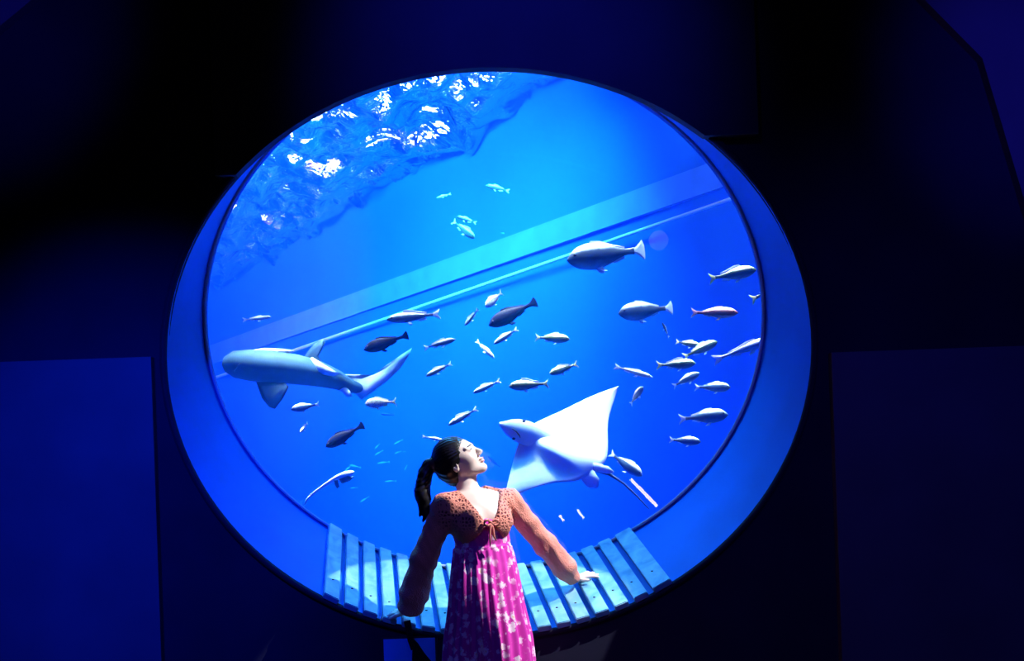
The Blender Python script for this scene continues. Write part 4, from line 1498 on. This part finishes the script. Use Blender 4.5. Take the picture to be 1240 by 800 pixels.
# ------------------------------------------------------------------ dress
def dress_mat():
    m, nt, N, L, P = new_mat('pink_floral')
    tc = N.new('ShaderNodeTexCoord')
    vo = N.new('ShaderNodeTexVoronoi'); vo.inputs['Scale'].default_value = 24
    nz = N.new('ShaderNodeTexNoise'); nz.inputs['Scale'].default_value = 70; nz.inputs['Detail'].default_value = 3
    mixv = N.new('ShaderNodeMix'); mixv.data_type = 'VECTOR'
    mixv.inputs[0].default_value = 0.035
    L.new(tc.outputs['Object'], nz.inputs['Vector'])
    L.new(tc.outputs['Object'], mixv.inputs[4]); L.new(nz.outputs['Color'], mixv.inputs[5])
    L.new(mixv.outputs[1], vo.inputs['Vector'])
    r = N.new('ShaderNodeValToRGB'); cr = r.color_ramp
    cr.elements[0].position, cr.elements[0].color = 0.0, (0.85, 0.55, 0.35, 1)
    cr.elements[1].position, cr.elements[1].color = 0.56, (0.66, 0.03, 0.40, 1)
    for p_, c_ in ((0.10, (0.85, 0.55, 0.40, 1)), (0.14, (0.92, 0.72, 0.78, 1)), (0.36, (0.90, 0.60, 0.78, 1)), (0.46, (0.70, 0.05, 0.42, 1))):
        e = cr.elements.new(p_); e.color = c_
    L.new(vo.outputs['Distance'], r.inputs['Fac'])
    n2 = N.new('ShaderNodeTexNoise'); n2.inputs['Scale'].default_value = 12
    L.new(tc.outputs['Object'], n2.inputs['Vector'])
    rr = N.new('ShaderNodeValToRGB')
    rr.color_ramp.elements[0].position, rr.color_ramp.elements[1].position = 0.34, 0.48
    L.new(n2.outputs['Fac'], rr.inputs['Fac'])
    mx = N.new('ShaderNodeMix'); mx.data_type = 'RGBA'
    mx.inputs[6].default_value = (0.68, 0.04, 0.42, 1)
    L.new(rr.outputs['Color'], mx.inputs[0]); L.new(r.outputs['Color'], mx.inputs[7])
    L.new(mx.outputs[2], P.inputs['Base Color'])
    P.inputs['Roughness'].default_value = 0.7
    P.inputs['Specular IOR Level'].default_value = 0.2
    P.inputs['Sheen Weight'].default_value = 0.15
    return m


M['dress'] = dress_mat()
# rings: (centre px, py, depth, half width, half depth, pleat amplitude)
wz = W(586, 662, -0.17).z
rows = []
zs = [chest.z + 0.02, chest.z - 0.02, chest.z - 0.06, wz + 0.03, wz + 0.008, wz, wz - 0.01]
prof = [(chest.x + 0.005, chest.y, 0.126, 0.095, 0), (chest.x + 0.005, chest.y - 0.004, 0.140, 0.122, 0), (chest.x + 0.008, chest.y, 0.138, 0.112, 0.001), (waist.x, waist.y, 0.134, 0.108, 0.002), (waist.x, waist.y, 0.132, 0.105, 0.002), (waist.x, waist.y, 0.141, 0.111, 0.004), (waist.x, waist.y, 0.143, 0.112, 0.004)]
for z, (cx_, cy_, rw, rd, pa) in zip(zs, prof):
    rows.append((z, cx_, cy_, rw, rd, pa))
zb = 0.16
for i in range(1, 25):
    t = i / 24
    z = wz - 0.01 + (zb - wz + 0.01) * t
    e = min(1, t * 1.9)
    rows.append((z, waist.x + (pelvis.x - waist.x) * e + 0.002, waist.y + (pelvis.y - waist.y) * e - 0.05 * t, 0.143 + 0.050 * e ** 0.8 + 0.06 * max(0, t - 0.35), 0.111 + 0.030 * e + 0.06 * t, 0.004 + 0.011 * min(1, t * 1.6)))
SEG = 192
V, Fc = [], []
for (z, cx_, cy_, rw, rd, pa) in rows:
    for k in range(SEG):
        th = 2 * PI * k / SEG
        pl_ = pa * (math.sin(26 * th + 1.6 * math.sin(3 * th)) * 0.75 + 0.5 * math.sin(15 * th + 2.0))
        p = Vector((cx_, cy_, z)) + LD * (rw + pl_) * math.cos(th) - FD * (rd + pl_) * math.sin(th)
        p.y = min(p.y, -0.028)
        V.append(p - PC)
for i in range(len(rows) - 1):
    for k in range(SEG):
        k2 = (k + 1) % SEG
        Fc.append((i * SEG + k, (i + 1) * SEG + k, (i + 1) * SEG + k2, i * SEG + k2))
dr = mesh_obj('dress', V, Fc, M['dress'], person, True)
# waist seam band
V, Fc = [], []
for dz, gr in ((0.010, 0.001), (0.006, 0.004), (-0.006, 0.004), (-0.010, 0.001)):
    for k in range(64):
        th = 2 * PI * k / 64
        p = Vector((waist.x, waist.y, wz + 0.006 + dz)) + LD * (0.133 + gr) * math.cos(th) - FD * (0.106 + gr) * math.sin(th)
        p.y = min(p.y, -0.026)
        V.append(p - PC)
for i in range(3):
    for k in range(64):
        Fc.append((i * 64 + k, (i + 1) * 64 + k, (i + 1) * 64 + (k + 1) % 64, i * 64 + (k + 1) % 64))
mesh_obj('waistband', V, Fc, M['dress'], dr, True)
# sandals
M['sandal'] = mat('sandal_leather', (0.05, 0.03, 0.025), 0.6)
for s in (-1, 1):
    foot = A(pelvis + LD * 0.07 * s + FD * 0.13)
    c_ = Vector(foot); c_.z = 0
    out = []
    for k in range(20):
        th = 2 * PI * k / 20
        out.append(c_ + FD * (0.06 + 0.125 * math.cos(th)) + LD * (0.040 + 0.006 * math.cos(th)) * math.sin(th))
    V = [p - PC for p in out] + [p + Vector((0, 0, 0.012)) - PC for p in out]
    Fc = [tuple(range(20))[::-1], tuple(range(20, 40))] + [(k, (k + 1) % 20, 20 + (k + 1) % 20, 20 + k) for k in range(20)]
    mesh_obj('sandal', V, Fc, M['sandal'], person)

# ------------------------------------------------------------------ plaque on the wall under the sill, dark shapes in front of it
M['plaque'] = mat('plaque_face', (0.03, 0.35, 0.95), 0.4, 0.4, 0.05, 4)
pa0, pa1 = W(465, 773, 0), W(527, 773, 0)
pq = empty('wall_plaque', ((pa0.x + pa1.x) / 2, 0, pa0.z))
tag(pq, 'pale blue blank plaque on the wall below the sill', 'plaque')
hw = (pa1.x - pa0.x) / 2
v, f = box_vf(-hw - 0.012, hw + 0.012, -0.016, 0, -0.30, 0.010)
mesh_obj('frame', v, f, M['dark'], pq)
v, f = box_vf(-hw, hw, -0.022, -0.0161, -0.288, 0.0)
mesh_obj('face', v, f, M['plaque'], pq)

# flat dark shapes below the cuff, in front of the plaque
M['sash'] = mat('sash_cloth', (0.008, 0.008, 0.012), 0.8, 0.1)
for poly, th in (([(489, 752), (497, 750), (501, 774), (505, 785), (498, 787), (494, 776)], 0.006), ([(500, 772), (506, 778), (514, 790), (527, 806), (540, 830), (497, 830), (499, 800)], 0.008)):
    v, f = prism([W(x, y, -0.075) - PC for x, y in poly], th)
    mesh_obj('sash', v, f, M['sash'], co)

# lamps at the back of the hall, mirrored faintly in the acrylic
M['tube_glow'] = emit_mat('tube_glow', (0.9, 0.75, 1.0), 30.0)


def mirror_pt(px, py, y):
    """where a thing at depth y in the hall must stand to be mirrored in the pane at that pixel"""
    return Vector(((W(px, py, 2 * Y_GLASS - y)).x, y, W(px, py, 2 * Y_GLASS - y).z))


def tube_lamp(p0, p1, y, label, r=0.014):
    a_, b_ = mirror_pt(*p0, y), mirror_pt(*p1, y)
    e = empty('tube_lamp', ((a_.x + b_.x) / 2, y, 0))
    tag(e, label, 'lamp')
    o_ = e.location
    v, f = tube([a_ - o_, b_ - o_], r, 10)
    mesh_obj('glow_tube', v, f, M['tube_glow'], e)
    lo_ = min(a_, b_, key=lambda p: p.z)
    d_ = (a_ - b_).normalized() * 0.02
    for q_ in (a_, b_):
        v, f = tube([q_ - o_ - d_, q_ - o_ + d_], r * 1.4, 10)
        mesh_obj('end_cap', v, f, M['dark'], e)
    v, f = tube([Vector((lo_.x, y - 0.03, 0.02)) - o_, Vector((lo_.x, y - 0.03, lo_.z)) - o_], 0.012, 8)
    mesh_obj('stand', v, f, M['dark'], e)
    v, f = tube([Vector((lo_.x, y - 0.03, 0.0)) - o_, Vector((lo_.x, y - 0.03, 0.025)) - o_], 0.12, 16)
    mesh_obj('base', v, f, M['dark'], e)


tube_lamp((762, 578), (797, 614), -5.9, 'longest slanting tube lamp on a stand at the back of the hall', 0.022)
tube_lamp((698, 615), (708, 629), -5.9, 'short tube lamp on a stand between two others at the back')
tube_lamp((676, 622), (684, 632), -5.9, 'shortest tube lamp on a low stand at the back of the hall')

# the white spot lamp's body and an added flag plate that cuts the beam edge
lp = empty('stage_lamp', KEY)
tag(lp, 'black stage lamp with a barn door hung high beside the window', 'lamp')
ax_ = (W(652, 632, -0.15) - KEY).normalized()
v, f = tube([-ax_ * 0.30, -ax_ * 0.02], 0.09, 20)
mesh_obj('housing', v, f, M['dark'], lp)
v, f = tube([-ax_ * 0.25, Vector((-ax_.x * 0.25, -ax_.y * 0.25, RZ1 - KEY.z))], 0.015, 8)
mesh_obj('hanger', v, f, M['dark'], lp)
ea, eb = (W(543, 630, -0.30) - KEY).normalized(), (W(608, 800, -0.34) - KEY).normalized()
ec_ = (W(500, 760, -0.29) - KEY).normalized()
pa_, pb_ = ea / ea.dot(ax_) * 0.55, eb / eb.dot(ax_) * 0.55
ed = (pb_ - pa_)
off = (ec_ / ec_.dot(ax_) * 0.55 - pa_); off = (off - ed * off.dot(ed) / ed.dot(ed)).normalized() * 0.6
pa2, pb2 = pa_ - ed * 1.6, pb_ + ed * 3.0
th_ = ax_ * 0.004
V = [pa2, pb2, pb2 + off, pa2 + off]; V = V + [p + th_ for p in V]
mesh_obj('barn_door', V, [(0, 1, 2, 3), (7, 6, 5, 4), (0, 4, 5, 1), (1, 5, 6, 2), (2, 6, 7, 3), (3, 7, 4, 0)], M['dark'], lp)
v, f = tube([off * 0.4 + (pa_ + pb_) / 2, -ax_ * 0.05 + off.normalized() * 0.09], 0.008, 6)
mesh_obj('door_arm', v, f, M['dark'], lp)
